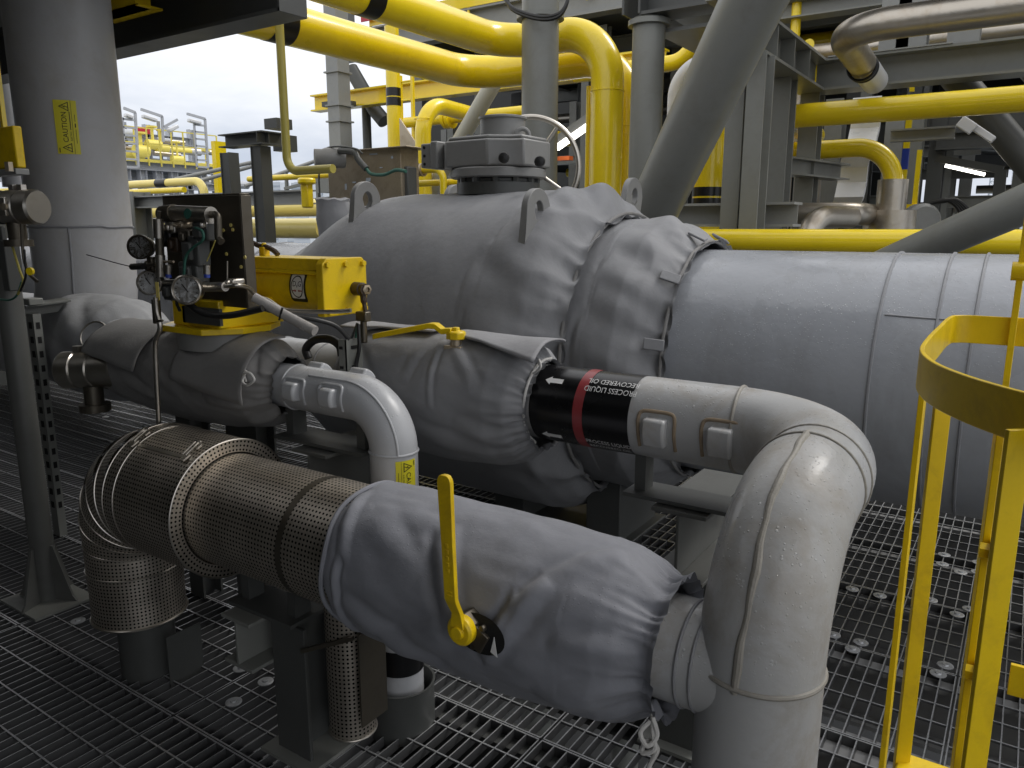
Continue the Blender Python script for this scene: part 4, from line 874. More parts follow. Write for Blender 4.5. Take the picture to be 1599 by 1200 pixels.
# handwheel
wc = at(828, 262, GY + .12); wn = nrm((.45, -.89, 0)); Rw = np.linalg.norm(np.array(at(828, 183, GY + .12)) - wc)
m = MB(); m.ring(wc, wn, Rw, .016, 64, 10); hw = m.build('handwheel', M['steel'], t)
s = nrm(np.cross(wn, (0, 0, 1))); m = MB()
for a in (35, 125, 215, 305):
    v = s * math.cos(R_(a)) + np.array((0, 0, 1)) * math.sin(R_(a)); m.cyl(wc, np.array(wc) + v * Rw, .012, 12)
m.cyl(np.array(wc) - wn * .03, np.array(wc) + wn * .05, .035, 20); m.build('spoke', M['steel'], hw)
m = MB(); m.cyl(np.array(wc), (GX + .2, GY + .02, ZT + .19), .022, 16); m.build('drive_shaft', M['steel'], t)
def lift_lug(X, deg, hh=.17):
    c = cylX(X, deg, .86, YB, ZB); nn = nrm(np.array((0, .14 if deg < 90 else .3, 1))); u = np.array((1, 0, 0)); V = []; Fs = []
    tt = np.cross(nn, u); N = 18; th = .035; w = .105
    outer = [(-w, -.12)] + [(w * math.cos(q) * -1, -.01 + hh * .4 + w * math.sin(q)) for q in np.linspace(0, math.pi, N)] + [(w, -.12)]
    hr = .038; hc = -.01 + hh * .4; n = len(outer); inner = []
    for (p, q) in outer:
        an = math.atan2(q - hc, p); inner.append((hr * math.cos(an), hc + hr * 1.25 * math.sin(an)))
    for s in (-1, 1):
        for (p, q) in outer + inner: V.append(c + tt * p + nn * (q + .02) + u * s * th / 2)
    for i in range(n - 1):
        Fs += [(i, i + 1, n + i + 1, n + i), (2 * n + i + 1, 2 * n + i, 3 * n + i, 3 * n + i + 1), (i + 1, i, 2 * n + i, 2 * n + i + 1), (n + i, n + i + 1, 3 * n + i + 1, 3 * n + i)]
    Fs += [(0, n, 3 * n, 2 * n), (2 * n - 1, n - 1, 3 * n - 1, 4 * n - 1)]
    Fs += [(n - 1, 0, 2 * n, 3 * n - 1), (n, 2 * n - 1, 4 * n - 1, 3 * n), (0, n - 1, 2 * n - 1, n), (3 * n - 1, 2 * n, 3 * n, 4 * n - 1)]
    m = MB(); m.add(V, Fs); m.build_each('lifting_lug', M['valve'], t, bevel=.004, smooth=40)
lift_lug(-1.97, 49); lift_lug(-1.93, 117, .12); lift_lug(-3.2, 60, .12); lift_lug(-3.2, 117, .12)

# ================================================================== big riser on the left
XLr, YLr, RLr = -4.72, 2.45, .275
t = thing('riser_pipe', 'tall thick grey insulated riser on the left with a vertical caution sticker', 'pipe', (XLr, YLr, 0))
m = MB(); pth = fillet([(XLr, YLr, 6.5), (XLr, YLr, .95), (XLr - 2.5, YLr, .95)], .42, 16); m.tube(pth, RLr, 64, ref=(0, -1, 0)); m.build('pipe_body', M['leftcoat'], t, smooth=60)
m = MB()
for z, r in ((1.655, .007), (3.1, .006)): m.tube([(XLr + (RLr + .002) * math.cos(a), YLr + (RLr + .002) * math.sin(a), z + .006 * nz(a * 2, 1, z)) for a in np.linspace(0, 2 * math.pi, 60, endpoint=False)], r, 8, closed=True, ref=(0, 0, 1))
az = R_(-42); m.tube([(XLr + (RLr + .001) * math.cos(az + .02 * math.sin(9 * z)), YLr + (RLr + .001) * math.sin(az + .02 * math.sin(9 * z)), z) for z in np.linspace(1.05, 1.65, 14)], .006, 8)
m.build_each('seam_bead', M['seamg'], t)
pl = at(97, 192, YLr - .2)
ph = R_(-31)
ml = math.tan(R_(0))
caution_label(t, lambda p, q, l: (XLr + (RLr + .0015 + l) * math.cos(ph - q / RLr), YLr + (RLr + .0015 + l) * math.sin(ph - q / RLr), 2.19 + p), .0015, 1.05)
t = thing('riser_pipe', 'second pale riser glimpsed behind the thick left riser at the frame edge', 'pipe', (-6.6, 3.6, 0)); m = MB(); q = at(2, 60, 3.4); m.cyl((q[0], 3.4, 2.0), (q[0], 3.4, 6.5), .13, 32); m.build('pipe_body', M['coatl'], t)
# yellow box at far left edge
t = thing('valve_box', 'worn yellow box on a grey base plate at the far left edge', 'valve box', at(5, 240, 1.75))
a = at(-40, 205, 1.75); b = at(27, 262, 1.75); m = MB(); m.box2((a[0], 1.75, b[2]), (b[0], 1.79, a[2])); m.build('box_body', M['yeld'], t, bevel=.006)
m = MB(); m.box2((a[0], 1.74, b[2] - .03), (b[0] + .0, 1.80, b[2] - .003)); m.build('base_plate', M['greyl'], t, bevel=.003)
m = MB(); q = at(15, 268, 1.70); m.cyl(q, np.array(q) + (0, 0, .04), .018, 6); m.build('bolt', M['bsteel'], t)
m = MB(); q = at(4, 150, 1.9); m.box2((q[0] - .012, 1.88, a[2]), (q[0] + .012, 1.90, 2.55)); m.build('yellow_post', M['yel'], t)

# ================================================================== yellow ladder hoop at right
t = thing('ladder_cage', 'yellow ladder cage hoop with flat upright bars at the right edge', 'ladder cage', (.1, 1.6, 0))
ZH = 1.44
hp = smooth_path([(.46, 2.16, ZH), (.2, 2.18, ZH), (-.06, 2.185, ZH), (-.135, 2.17, ZH), (-.150, 2.10, ZH), (-.152, 1.9, ZH), (-.152, 1.7, ZH), (-.146, 1.53, ZH), (-.125, 1.42, ZH), (-.09, 1.33, ZH), (-.03, 1.235, ZH), (.06, 1.14, ZH), (.2, 1.04, ZH)], 8)
m = MB(); V = []; N = len(hp)
for i, p in enumerate(hp):
    tg = nrm(hp[min(i + 1, N - 1)] - hp[max(i - 1, 0)]); nn = np.array((tg[1], -tg[0], 0))
    for o_, z in ((-.004, -.068), (.004, -.068), (.004, 0), (-.004, 0)): V.append(p + nn * o_ + np.array((0, 0, z)))
m.add(V, [(4 * i + j, 4 * i + (j + 1) % 4, 4 * i + 4 + (j + 1) % 4, 4 * i + 4 + j) for i in range(N - 1) for j in range(4)] + [(0, 3, 2, 1), tuple(4 * (N - 1) + j for j in range(4))]); m.build('hoop', M['yeld'], t, smooth=50, bevel=.0015)
def post(px0, py, Y, w, d, z1=1.40, ang=0, name='upright_bar', z0=-1.2):
    q = at(px0, py, Y); m = MB(); A = ((math.cos(ang), math.sin(ang), 0), (-math.sin(ang), math.cos(ang), 0), (0, 0, 1)); m.box((q[0], q[1], (z0 + z1) / 2), (w, d, z1 - z0), A); return m.build(name, M['yeld'], t, bevel=.001)
post(1432, 700, 1.55, .010, .04, 1.40, .0); post(1464, 700, 1.40, .027, .008, 1.40, .6)
post(1557, 700, 1.25, .010, .03, 1.40, .15); post(1588, 700, 1.14, .034, .008, 1.40, .72)
q = at(1592, 450, 2.19); m = MB(); m.box((q[0] - .002, 2.19, .4), (.014, .05, 2.6)); m.cyl((q[0] - .02, 2.17, 1.55), (q[0] + .03, 2.17, 1.55), .022, 16); m.build('upright_bar', M['yeld'], t, bevel=.001)
for (x, y) in ((1545, 862), (1522, 1052)):
    q = at(x, y, 1.22); m = MB(); m.cyl(q, q + (.03, .0, 0), .019, 18); m.cyl(q + (.0, -.0, 0), q + (-.012, 0, 0), .012, 6); m.build('bolt_boss', M['yeld'], t)
for zz_, yy_ in ((.70, 1.2), (.16, 1.2)):
    q = at(1575, 1065 if zz_ > .5 else 1240, 1.16); m = MB(); m.box((q[0] + .25, 1.17, q[2]), (.5, .008, .045)); m.build('lower_hoop', M['yeld'], t, bevel=.001)
q = at(1395, 1200, 1.35); m = MB(); m.box((q[0] + .06, 1.40, q[2] - .02), (.12, .06, .012)); m.build('ladder_step', M['yeld'], t, bevel=.004)
# ================================================================== overhead deck at upper left (its edge beam is in frame)
t = thing('upper_deck', 'dark steel edge beam of the deck overhead at the upper left', 'deck', (-5, 3.2, 2.8))
e = at(458, 20, 3.2)
m = MB(); m.hbeam((-12, 3.2, 3.0), (e[0], 3.2, 3.0), .34, .2, .02, .012); m.build('edge_beam', M['dgrey'], t, smooth=0)
m = MB(); m.box2((-12, 3.215, 2.86), (e[0] - .0, 3.225, 3.14)); m.box2((e[0] - .015, 3.1, 2.832), (e[0] + .003, 3.3, 3.168)); m.build('stiffener', M['dgrey'], t, smooth=0)
m = MB(); m.box2((-12, -9, 3.172), (e[0], 3.3, 3.2)); m.box2((e[0] + .01, -9, 3.172), (1.2, -.6, 3.2)); m.box2((-3.1, -.59, 3.172), (1.0, 1.5, 3.2)); m.box2((e[0] + .01, .9, 3.172), (-.6, 2.6, 3.2)); m.build('shading_deck_plate', M['greyl'], t, smooth=0)  # unseen plates, their reach and gap shaped to shade the foreground
m = MB(); m.box2((-12, -3.2, -4), (1.6, -3.1, 3.17)); m.box2((-12.1, -3.2, -4), (-12, 2.6, 3.17))  # unseen walls added to keep light off the foreground
for k in range(9): m.hbeam((-11 + 1.4 * k, -3.05, -1), (-11 + 1.4 * k, -3.05, 3.17), .1, .1, up=(0, 1, 0))
blocker = m
q0 = at(160, -20, 3.0); q1 = at(236, 15, 3.0); t2 = thing('yellow_beam', 'short yellow steel piece under the dark deck beam at upper left', 'beam', q0); m = MB(); m.box2((q0[0], 2.9, q1[2]), (q1[0], 3.0, q0[2])); m.box2((q0[0], 2.9, q1[2] - .0), (q1[0] + .03, 3.06, q1[2] + .012)); m.build('beam_body', M['yeld'], t2)

def pipe(name, label, cat, pts, R, mat='yel', bend=.3, n=32, group=None, rings=(), cap=True):
    t = thing(name, label, cat, pts[0], group); m = MB(); P = fillet(pts, bend, 14); m.tube(P, R, n); m.build('pipe_body', M[mat], t, smooth=60)
    if rings:
        m = MB()
        for p, ax in rings: m.ring(p, ax, R, .006, 32, 6)
        m.build('weld_bead', M[mat], t)
    return t
def one(name, label, cat, mb, mat, group=None, smooth=35, bevel=0, loc=None):
    o = mb.build(name, M[mat], None, smooth=smooth, bevel=bevel); return tag(o, label, cat, group)

one('light_blocking_wall', 'unseen wall added behind the viewpoint to darken the foreground', 'wall', blocker, 'grey2', smooth=0)
# two big yellow pipes crossing the top
YA = 6.7; RA = .152
va = at(947, 200, YA); ca = at(790, 70, YA); 
ta = pipe('yellow_pipe', 'upper thick yellow pipe with a tight bend dropping beside the grey column', 'pipe', [(ca[0], 1.0, ca[2]), (ca[0], YA, ca[2]), (va[0], YA, ca[2]), (va[0], YA, -.5)], RA, bend=.46, rings=[((va[0], YA, 2.88), (0, 0, 1))])
m = MB(); q = atX(575, 2, ca[0]); m.tube([(ca[0], q[1] - .12, ca[2]), (ca[0], q[1] + .06, ca[2])], RA + .003, 32, caps=False); m.build('marker_band', M['black'], ta)
YBk = 7.2
vb = at(978, 200, YBk); cb = at(742, 118, YBk)
tb = pipe('yellow_pipe', 'lower thick yellow pipe sweeping below the upper one and down behind it', 'pipe', [(cb[0], .2, cb[2]), (cb[0], YBk, cb[2]), (vb[0], YBk, cb[2]), (vb[0], YBk, -.5)], RA + .012, bend=.5, rings=[((vb[0], YBk, 2.62), (0, 0, 1))])
m = MB(); q = atX(430, 48, cb[0]); m.tube([(cb[0], q[1] - .1, cb[2]), (cb[0], q[1] + .12, cb[2])], RA + .015, 32, caps=False); m.build('marker_band', M['black'], tb)
# thin conduit
q0 = at(436, -30, 4.3); q1 = at(449, 268, 4.3); q2 = at(520, 266, 4.3)
pipe('thin_pipe', 'thin olive yellow pipe dropping from the deck beam and turning right', 'pipe', [(q1[0], 4.3, q0[2]), (q1[0], 4.3, q1[2]), (q2[0], 4.3, q1[2])], rpx(q1, 13), 'conduit', .12, 20)

# columns and braces
YF = 6.2
def colm(label, x, w, ytop, cap_y):
    q = at(x, 150, YF); r = rpx(q, w); t = thing('round_column', label, 'column', (q[0], YF, 0)); m = MB(); m.cyl((q[0], YF, -4), (q[0], YF, at(x, ytop, YF)[2]), r, 36); m.build('shaft', M['grey'], t)
    if cap_y: 
        z = at(x, cap_y, YF)[2]; m = MB(); m.cyl((q[0], YF, z - .02), (q[0], YF, z + .02), r * 1.28, 36); m.build('flange', M['grey'], t)
    return t, q, r
t, q, r = colm('round grey column with black cables looped round its top flange', 843, 57, -40, 28)
m = MB(); z = at(843, 14, YF)[2]
for k in range(2): m.tube(smooth_path([at(783 + 6 * k, -12, YF - .25), at(800, 12 + 3 * k, YF - .3), at(840, 26 + 4 * k, YF - .32), at(872, 22 + 4 * k, YF - .3), at(886, 2, YF - .25), at(884, -20, YF - .2)], 8), .016, 8)
m.build('cable_loop', M['blackr'], t)
t, q2, r2 = colm('round grey column right of the yellow pipes under the dark beam corner', 1010, 50, 30, 38)
m = MB(); zc2 = at(1010, 38, YF)[2]; m.hbeam((q2[0] - .02, YF, zc2 + .25), (q2[0] + 4, YF, zc2 + .25), .42, .3, .025, .014); m.hbeam((q2[0], YF + .16, zc2 + .25), (q2[0], YF + 5, zc2 + .25), .42, .3, .025, .014); m.box2((q2[0] - .16, YF - .18, zc2 + .05), (q2[0] - .14, YF + .16, zc2 + .45)); m.box2((q2[0] - .03, YF - .158, zc2 + .05), (q2[0] - .01, YF - .01, zc2 + .45))
one('corner_beam', 'dark grey I-beams meeting above the right round column', 'beam', m, 'dgrey', smooth=0)
m = MB(); w_ = at(1060, 45, YF + .5); m.prism([(0, 0), (.9, 0), (.9, .5), (.55, .9), (0, .9)], (q2[0] + .02, YF + .1, zc2 - .06), (1, 0, 0), (0, 1, 0), .03); one('gusset_plate', 'flat grey gusset plate under the beam corner', 'plate', m, 'greyl', smooth=0)
a = at(1177, 0, 4.6); b = at(1012, 345, 5.3); d = nrm(np.array(b) - a); m = MB(); m.cyl(np.array(a) - d * .6, np.array(b) + d * 1.2, rpx(at(1120, 170, 4.95), 90), 40); one('diagonal_brace', 'thick dark grey tube brace leaning in front of the right column', 'brace', m, 'grey')
a = at(1610, 315, 4.7); b = at(1395, 408, 5.2); d = nrm(np.array(b) - a); m = MB(); m.cyl(np.array(a) - d * 1.5, np.array(b) + d * .8, rpx(at(1500, 350, 5), 56), 36); one('diagonal_brace', 'grey tube brace rising to the right edge behind the large grey pipe', 'brace', m, 'grey')
a = at(1530, 165, 8.3); b = at(1612, 262, 8.3); d = nrm(np.array(b) - a); m = MB(); m.cyl(np.array(a) - d * .5, np.array(b) + d * .8, rpx(a, 44), 30); one('diagonal_brace', 'dark tube brace sloping down at the far right edge', 'brace', m, 'dgrey')
a = at(765, 140, 7.8); b = at(672, 300, 7.8); d = nrm(np.array(b) - a); m = MB(); m.cyl(np.array(a) - d * .3, np.array(b) + d * .9, rpx(a, 26), 30); one('diagonal_brace', 'slender cream grey tube brace beside the gearbox', 'brace', m, 'cream')
a = at(1010, 280, 5.7); b = at(1060, 210, 5.7)

# portal frame at left
def hcol(name, label, px, pyb, Y, w, d, z0, ztop, mat='dgrey', group=None):
    q = at(px, pyb, Y); m = MB(); m.hbeam((q[0], Y, z0), (q[0], Y, ztop), d, w, .016, .01, up=(0, 1, 0)); return one(name, label, 'column', m, mat, group, smooth=0)
YP_ = 5.2
t = thing('portal_frame', 'dark steel portal frame of two posts and a short beam behind the actuator panel', 'steel frame', at(400, 350, YP_))
zt = at(400, 207, YP_)[2]; zt2 = at(400, 228, YP_)[2]
for px, Y in ((362, YP_ + .25), (411, YP_)):
    q = at(px, 300, Y); m = MB(); m.hbeam((q[0], Y, -.5), (q[0], Y, zt2 - .01), .15, .13, .012, .01, up=(1, 0, 0)); m.box2((q[0] - .062, Y - .055, -.5), (q[0] + .062, Y - .051, zt2 - .012)); m.build('post', M['dgrey'], t, smooth=0)
qa = at(352, 215, YP_); qb = at(420, 215, YP_); m = MB(); m.hbeam((qa[0], YP_, (zt + zt2) / 2), (qb[0], YP_, (zt + zt2) / 2), zt - zt2, .18, .012, .01); m.hbeam((qb[0] - .06, YP_ - .1, (zt + zt2) / 2 + .0), (qb[0] - .06, YP_ + .2, (zt + zt2) / 2), zt - zt2 - .004, .14, .012, .01); m.build('beam', M['dgrey'], t, smooth=0)
m = MB(); q = at(432, 195, YP_ + .3); m.box2((q[0] - .07, q[1] - .1, q[2] - .05), (q[0] + .12, q[1] + .1, q[2] + .05)); q = at(440, 222, YP_ + .4); m.box2((q[0] - .02, q[1] - .1, q[2] - .1), (q[0] + .12, q[1] + .1, q[2] + .06)); m.build('cleat', M['dgrey'], t, smooth=0)

# yellow headers low at left behind the big pipe
for (yy, w, lab) in ((326, 26, 'upper of two pale yellow headers low behind the portal frame'), (357, 30, 'lower of two pale yellow headers low behind the portal frame')):
    Yh = 8.2 if yy < 340 else 7.4; q = at(430, yy, Yh); pipe('yellow_pipe', lab, 'pipe', [(-16, Yh, q[2]), (at(505, yy, Yh)[0], Yh, q[2])], rpx(q, w), 'yelp', 0)
m = MB(); q = at(215, 330, 7.0); m.hbeam((q[0], 7, -1), (q[0], 7, at(215, 300, 7)[2]), .3, .3, up=(0, 1, 0)); one('steel_post', 'grey steel post between the riser and the yellow headers', 'post', m, 'grey', smooth=0)
Yb_ = 7.0; q0 = at(200, 304, Yb_); q1 = at(486, 318, Yb_); m = MB(); m.hbeam((q0[0], Yb_, at(450, 309, Yb_)[2]), (q1[0], Yb_, at(450, 309, Yb_)[2]), rpx(q1, 22) * 2, .2, .02, .012); one('steel_beam', 'long grey beam just above the pale yellow headers', 'beam', m, 'greyl', smooth=0)
q = at(300, 284, 12); pts = [atX(200, 287, -20), ]
Yn = 10.5; q1 = at(318, 286, Yn); tn = pipe('yellow_pipe', 'thin yellow pipe with a black band bending down left of the portal frame', 'pipe', [(-26, Yn, at(260, 286, Yn)[2]), (q1[0], Yn, at(260, 286, Yn)[2]), (q1[0], Yn, .5)], rpx(q1, 13), 'yelp', .3)
qb1 = at(246, 286, Yn); qb2 = at(262, 286, Yn); m = MB(); m.tube([(qb1[0], Yn, at(260, 286, Yn)[2]), (qb2[0], Yn, at(260, 286, Yn)[2])], rpx(q1, 14), 24, caps=False); m.build('marker_band', M['black'], tn)
Yn = 9.8; q1 = at(288, 298, Yn); pipe('yellow_pipe', 'short yellow pipe just under the black banded thin one at left', 'pipe', [(-24, Yn, at(260, 298, Yn)[2]), (q1[0], Yn, at(260, 298, Yn)[2])], rpx(q1, 9), 'yel', .2)
q0 = at(430, 278, 6.4); q1 = at(512, 279, 6.4); pipe('yellow_pipe', 'slim yellow pipe level with the portal frame posts', 'pipe', [(q0[0] - .5, 6.4, q0[2]), (q1[0] + .2, 6.4, q0[2])], rpx(q0, 9), 'yel', 0)
q = at(485, 300, 6.2); m = MB(); m.box2((q[0] - .06, 6.1, q[2] - .18), (q[0] + .05, 6.2, q[2] + .12)); m.cyl((q[0], 6.15, q[2] + .08), (q[0], 6.15, q[2] + .15), .1, 20); one('yellow_valve', 'yellow valve body behind the brown instrument plate', 'valve', m, 'yel', bevel=.02)

# local instrument plate with transmitter, in front of centre background
YI = 4.9
t = thing('instrument_plate', 'bent brown steel instrument plate with a grey transmitter behind the huge jacket', 'instrument plate', at(575, 320, YI))
a = at(511, 240, YI); b = at(627, 320, YI); m = MB(); m.box2((a[0], YI, b[2] - .1), (b[0], YI + .008, a[2])); c_ = at(648, 236, YI); m.box2((a[0], YI - .06, a[2]), (b[0] + .12, YI + .25, a[2] + .008)); m.box2((b[0], YI, b[2] - .1), (b[0] + .006, YI + .22, a[2])); m.build('plate', M['bsteel'], t, bevel=.002)
m = MB()
for (x, y, w, h) in ((583, 241, .09, .012), (612, 246, .02, .02), (575, 281, .05, .03), (553, 285, .04, .012), (540, 292, .02, .05), (595, 262, .03, .008)): m.box(at(x, y, YI - .002), (w, .004, h))
m.build_each('cutouts', M['hazed'], t, smooth=0)
m = MB(); q = at(516, 247, YI - .2); m.lathe([(0, -.12), (.075, -.12), (.082, -.1), (.082, .04), (.07, .07), (.07, .13), (0, .13)], q, (-.6, -.8, 0), 30); m.build('transmitter_head', M['valve'], t)
m = MB(); m.tube(smooth_path([at(x, y, YI - .2) for x, y in ((508, 243), (510, 232), (530, 229), (556, 233), (566, 240))], 6), .008, 8); m.tube(smooth_path([at(x, y, YI - .15) for x, y in ((500, 312), (498, 280), (500, 262), (506, 258))], 6), .008, 8); m.build('cable', M['dgrey'], t)
m = MB(); m.tube(smooth_path([at(x, y, YI - .2) for x, y in ((530, 236), (552, 238), (560, 250), (572, 264))], 6), .026, 12); m.build('gland', M['dgrey'], t)
m = MB(); m.tube(smooth_path([at(x, y, YI - .2) for x, y in ((572, 264), (580, 272), (600, 273), (618, 266), (634, 268))], 6), .014, 8); m.build('green_cable', M['green'], t)
m = MB(); m.box(at(637, 285, YI + .1), (.1, .12, .25)); m.build('terminal_box', M['dgrey'], t, bevel=.01)
q = at(523, 342, 4.2); m = MB(); c = np.array(q); m.lathe([(.09, -.2), (.115, -.18), (.13, -.15), (.135, -.08), (.14, 0), (.138, .05), (.125, .12), (.132, .14), (.11, .15), (.10, .13), (0, .10)], c, (0, 0, 1), 30); m.v = [(x + .018 * nz(x * 9, y * 9, z * 9), y + .018 * nz(x * 9, y * 9, z * 9 + 4), z + .02 * nz(x * 14, y * 14, z * 5)) for x, y, z in m.v]; one('valve_jacket', 'small dark stuffed jacket with a gathered neck beside the left lifting lug', 'insulation jacket', m, 'jack')
q0 = at(634, 267, 5.6); q1 = at(692, 268, 5.6); tz = pipe('yellow_pipe', 'little yellow drain pipe with flanges bending down left of the gearbox', 'pipe', [(q0[0], 5.6, q0[2]), (q1[0], 5.6, q0[2]), (q1[0], 5.6, q0[2] - .3)], rpx(q0, 11), 'yel', .1)
for x in (652, 660): 
    q = at(x, 267, 5.6); m = MB(); m.cyl((q[0] - .012, 5.6, q0[2]), (q[0] + .012, 5.6, q0[2]), rpx(q0, 20), 16); m.build('flange', M['bsteel'], tz)
q0 = at(655, 287, 5.7); q1 = at(722, 289, 5.7); pipe('yellow_pipe', 'second little yellow pipe lying just above the huge jacket', 'pipe', [(q0[0], 5.7, q0[2]), (q1[0] + .3, 5.7, q0[2])], rpx(q0, 10), 'yel', 0)

# centre-left background: mast, yellow beam, vertical yellow pipe, ladder, loop pipe
YM = 9.2
q = at(530, 170, YM); w_ = rpx(q, 25) * 2; t = thing('box_column', 'light grey square column with collar plates standing against the sky', 'column', (q[0], YM, 0)); m = MB(); m.box2((q[0] - w_ / 2, YM - w_ / 2, -4), (q[0] + w_ / 2, YM + w_ / 2, 7)); m.build('shaft', M['greyl'], t, smooth=0)
m = MB()
for y in (114, 166, 191): z = at(530, y, YM)[2]; m.box2((q[0] - w_ * .62, YM - w_ * .62, z - .012), (q[0] + w_ * .62, YM + w_ * .62, z + .012))
m.build('collar', M['greyl'], t, smooth=0)
Yw = 9.8; q0 = at(492, 163, Yw); z = q0[2]; m = MB(); m.hbeam((q0[0], Yw, z), (q0[0] + 6.5, Yw, z), rpx(q0, 24) * 2, .22, .025, .015); tw_ = one('yellow_beam', 'yellow I-beam passing behind the light grey square column', 'beam', m, 'yel', smooth=0)
q = at(515, 163, Yw - .2); m = MB(); m.box(q, (.28, .1, .08)); q2_ = at(546, 163, Yw - .2); m.box(q2_, (.2, .1, .08)); one('beam_clamp', 'dark clamp on the yellow I-beam by the square column', 'clamp', m, 'dgrey')
a = at(548, 108, 10.2); b = at(585, 172, 10.2); m = MB(); m.tube([a, b, at(600, 190, 10.2)], rpx(a, 22), 24); m.cyl(at(571, 150, 10.3), (at(571, 150, 10.3)[0], 10.3, -3), rpx(a, 14), 20); one('diagonal_brace', 'dark tube brace joining a post behind the square column', 'brace', m, 'dgrey')
YV = 8.0; q = at(615, 170, YV); tv = pipe('yellow_pipe', 'upright yellow pipe with two black bands left of the loop pipe', 'pipe', [(q[0], YV, 4.2), (q[0], YV, -.5)], rpx(q, 22), 'yel', 0)
for ya, yb in ((138, 151), (153, 166)):
    m = MB(); m.cyl((q[0], YV, at(615, yb, YV)[2]), (q[0], YV, at(615, ya, YV)[2]), rpx(q, 23), 24); m.build('marker_band', M['black'], tv)
def ladder(label, xa, xb, y0, y1, Y, mat='yel', step=.25):
    t = thing('ladder', label, 'ladder', at((xa + xb) / 2, y1, Y)); a = at(xa, y1, Y); b = at(xb, y1, Y); zt = at(xa, y0, Y)[2]; m = MB()
    for q in (a, b): m.box2((q[0] - .02, Y - .02, q[2]), (q[0] + .02, Y + .02, zt))
    m.build('rail', M[mat], t, smooth=0); m = MB(); z = q[2]
    while z < zt: m.cyl((a[0], Y, z), (b[0], Y, z), .012, 8); z += step
    m.build('rungs', M[mat], t); return t
ladder('yellow caged ladder beside the banded upright yellow pipe', 630, 648, 118, 300, 8.6); ladder('tall grey ladder tower at the top left of the centre', 515, 540, -30, 100, 12.5, 'greyl', .4)
YL = 7.6; q = at(661, 240, YL); zt_ = at(690, 155, YL)[2]; tl = pipe('yellow_pipe', 'yellow loop pipe rising and turning right behind the slender brace', 'pipe', [(q[0], YL, -.3), (q[0], YL, zt_), (q[0] + .05, YL + 3.5, zt_ - .15)], rpx(q, 25), 'yel', .38, rings=[((q[0], YL, at(661, 186, YL)[2]), (0, 0, 1))])
YL2 = 8.6; q0 = at(676, 188, YL2); q1 = at(840, 188, YL2); tl2 = pipe('yellow_pipe', 'level yellow pipe with a bolted flange inside the loop pipe', 'pipe', [(q0[0] - .5, YL2, q0[2]), (q1[0], YL2, q0[2])], rpx(q0, 16), 'yel', .2)
m = MB()
for x in (698, 704): q = at(x, 188, YL2); m.cyl((q[0] - .025, YL2, q0[2]), (q[0] + .025, YL2, q0[2]), rpx(q0, 30), 24)
m.build('flange', M['yel'], tl2)
m = MB(); a = at(625, 185, 7.9); b = at(650, 235, 7.9); m.prism([(0, 0), (.35, -.42), (.35, -.75), (0, -.35)], a, (1, 0, 0), (0, 0, 1), .02); one('brown_plate', 'brown slanted plate between the banded pipe and the loop pipe', 'plate', m, 'bsteel', smooth=0)
# walkway deck high in the centre with yellow toe plate
Yd = 11.0; q0 = at(585, 45, Yd); z = q0[2]
t = thing('walkway_deck', 'high grey walkway deck with a yellow toe plate crossing the top centre', 'walkway', q0)
m = MB(); m.hbeam((q0[0], Yd, z - .2), (q0[0] + 13, Yd, z - .2), .4, .25, .03, .02); m.build('edge_beam', M['greyl'], t, smooth=0)
m = MB(); m.box2((q0[0], Yd - .13, z + .01), (q0[0] + 13, Yd - .11, z + .19)); m.build('toe_plate', M['yel'], t, smooth=0)
m = MB(); m.box2((q0[0], Yd, z - .02), (q0[0] + 13, Yd + 9, z + .01)); 
for k in range(9): m.hbeam((q0[0] + .6 + 1.45 * k, Yd + .1, z - .17), (q0[0] + .6 + 1.45 * k, Yd + 9, z - .17), .28, .15)
for k in range(1, 5): m.hbeam((q0[0], Yd + 2 * k, z - .4), (q0[0] + 13, Yd + 2 * k, z - .4), .28, .2)
m.build('deck_frame', M['grey'], t, smooth=0)
m = MB()
for k in range(12): m.cyl((q0[0] + 1.1 * k, Yd - .1, z - .2), (q0[0] + 1.1 * k, Yd - .1, z + 1.1), .025, 8)
for h in (.55, 1.1): m.cyl((q0[0], Yd - .1, z + h), (q0[0] + 13, Yd - .1, z + h), .025, 8)
m.build('handrail', M['yel'], t)
m = MB(); m.box(at(578, 20, 10.8), (.45, .02, .26)); m.box(at(572, 20, 10.79), (.2, .02, .1)); one('sign_board', 'small red sign on the high railing at the top', 'sign', m, 'redsign', smooth=0)
for k, (x, w) in enumerate(((535, 20), (550, 16), (566, 22))):
    q = at(x, 40, 13 + .3 * k); m = MB(); m.box2((q[0] - rpx(q, w), 13, z - 2 if k == 5 else at(x, 92, 13)[2]), (q[0] + rpx(q, w), 13.2, 12)); one('steel_post', ('left', 'middle', 'right')[k] + ' one of three grey posts rising into the sky above the lower yellow pipe', 'post', m, 'greyl', smooth=0)

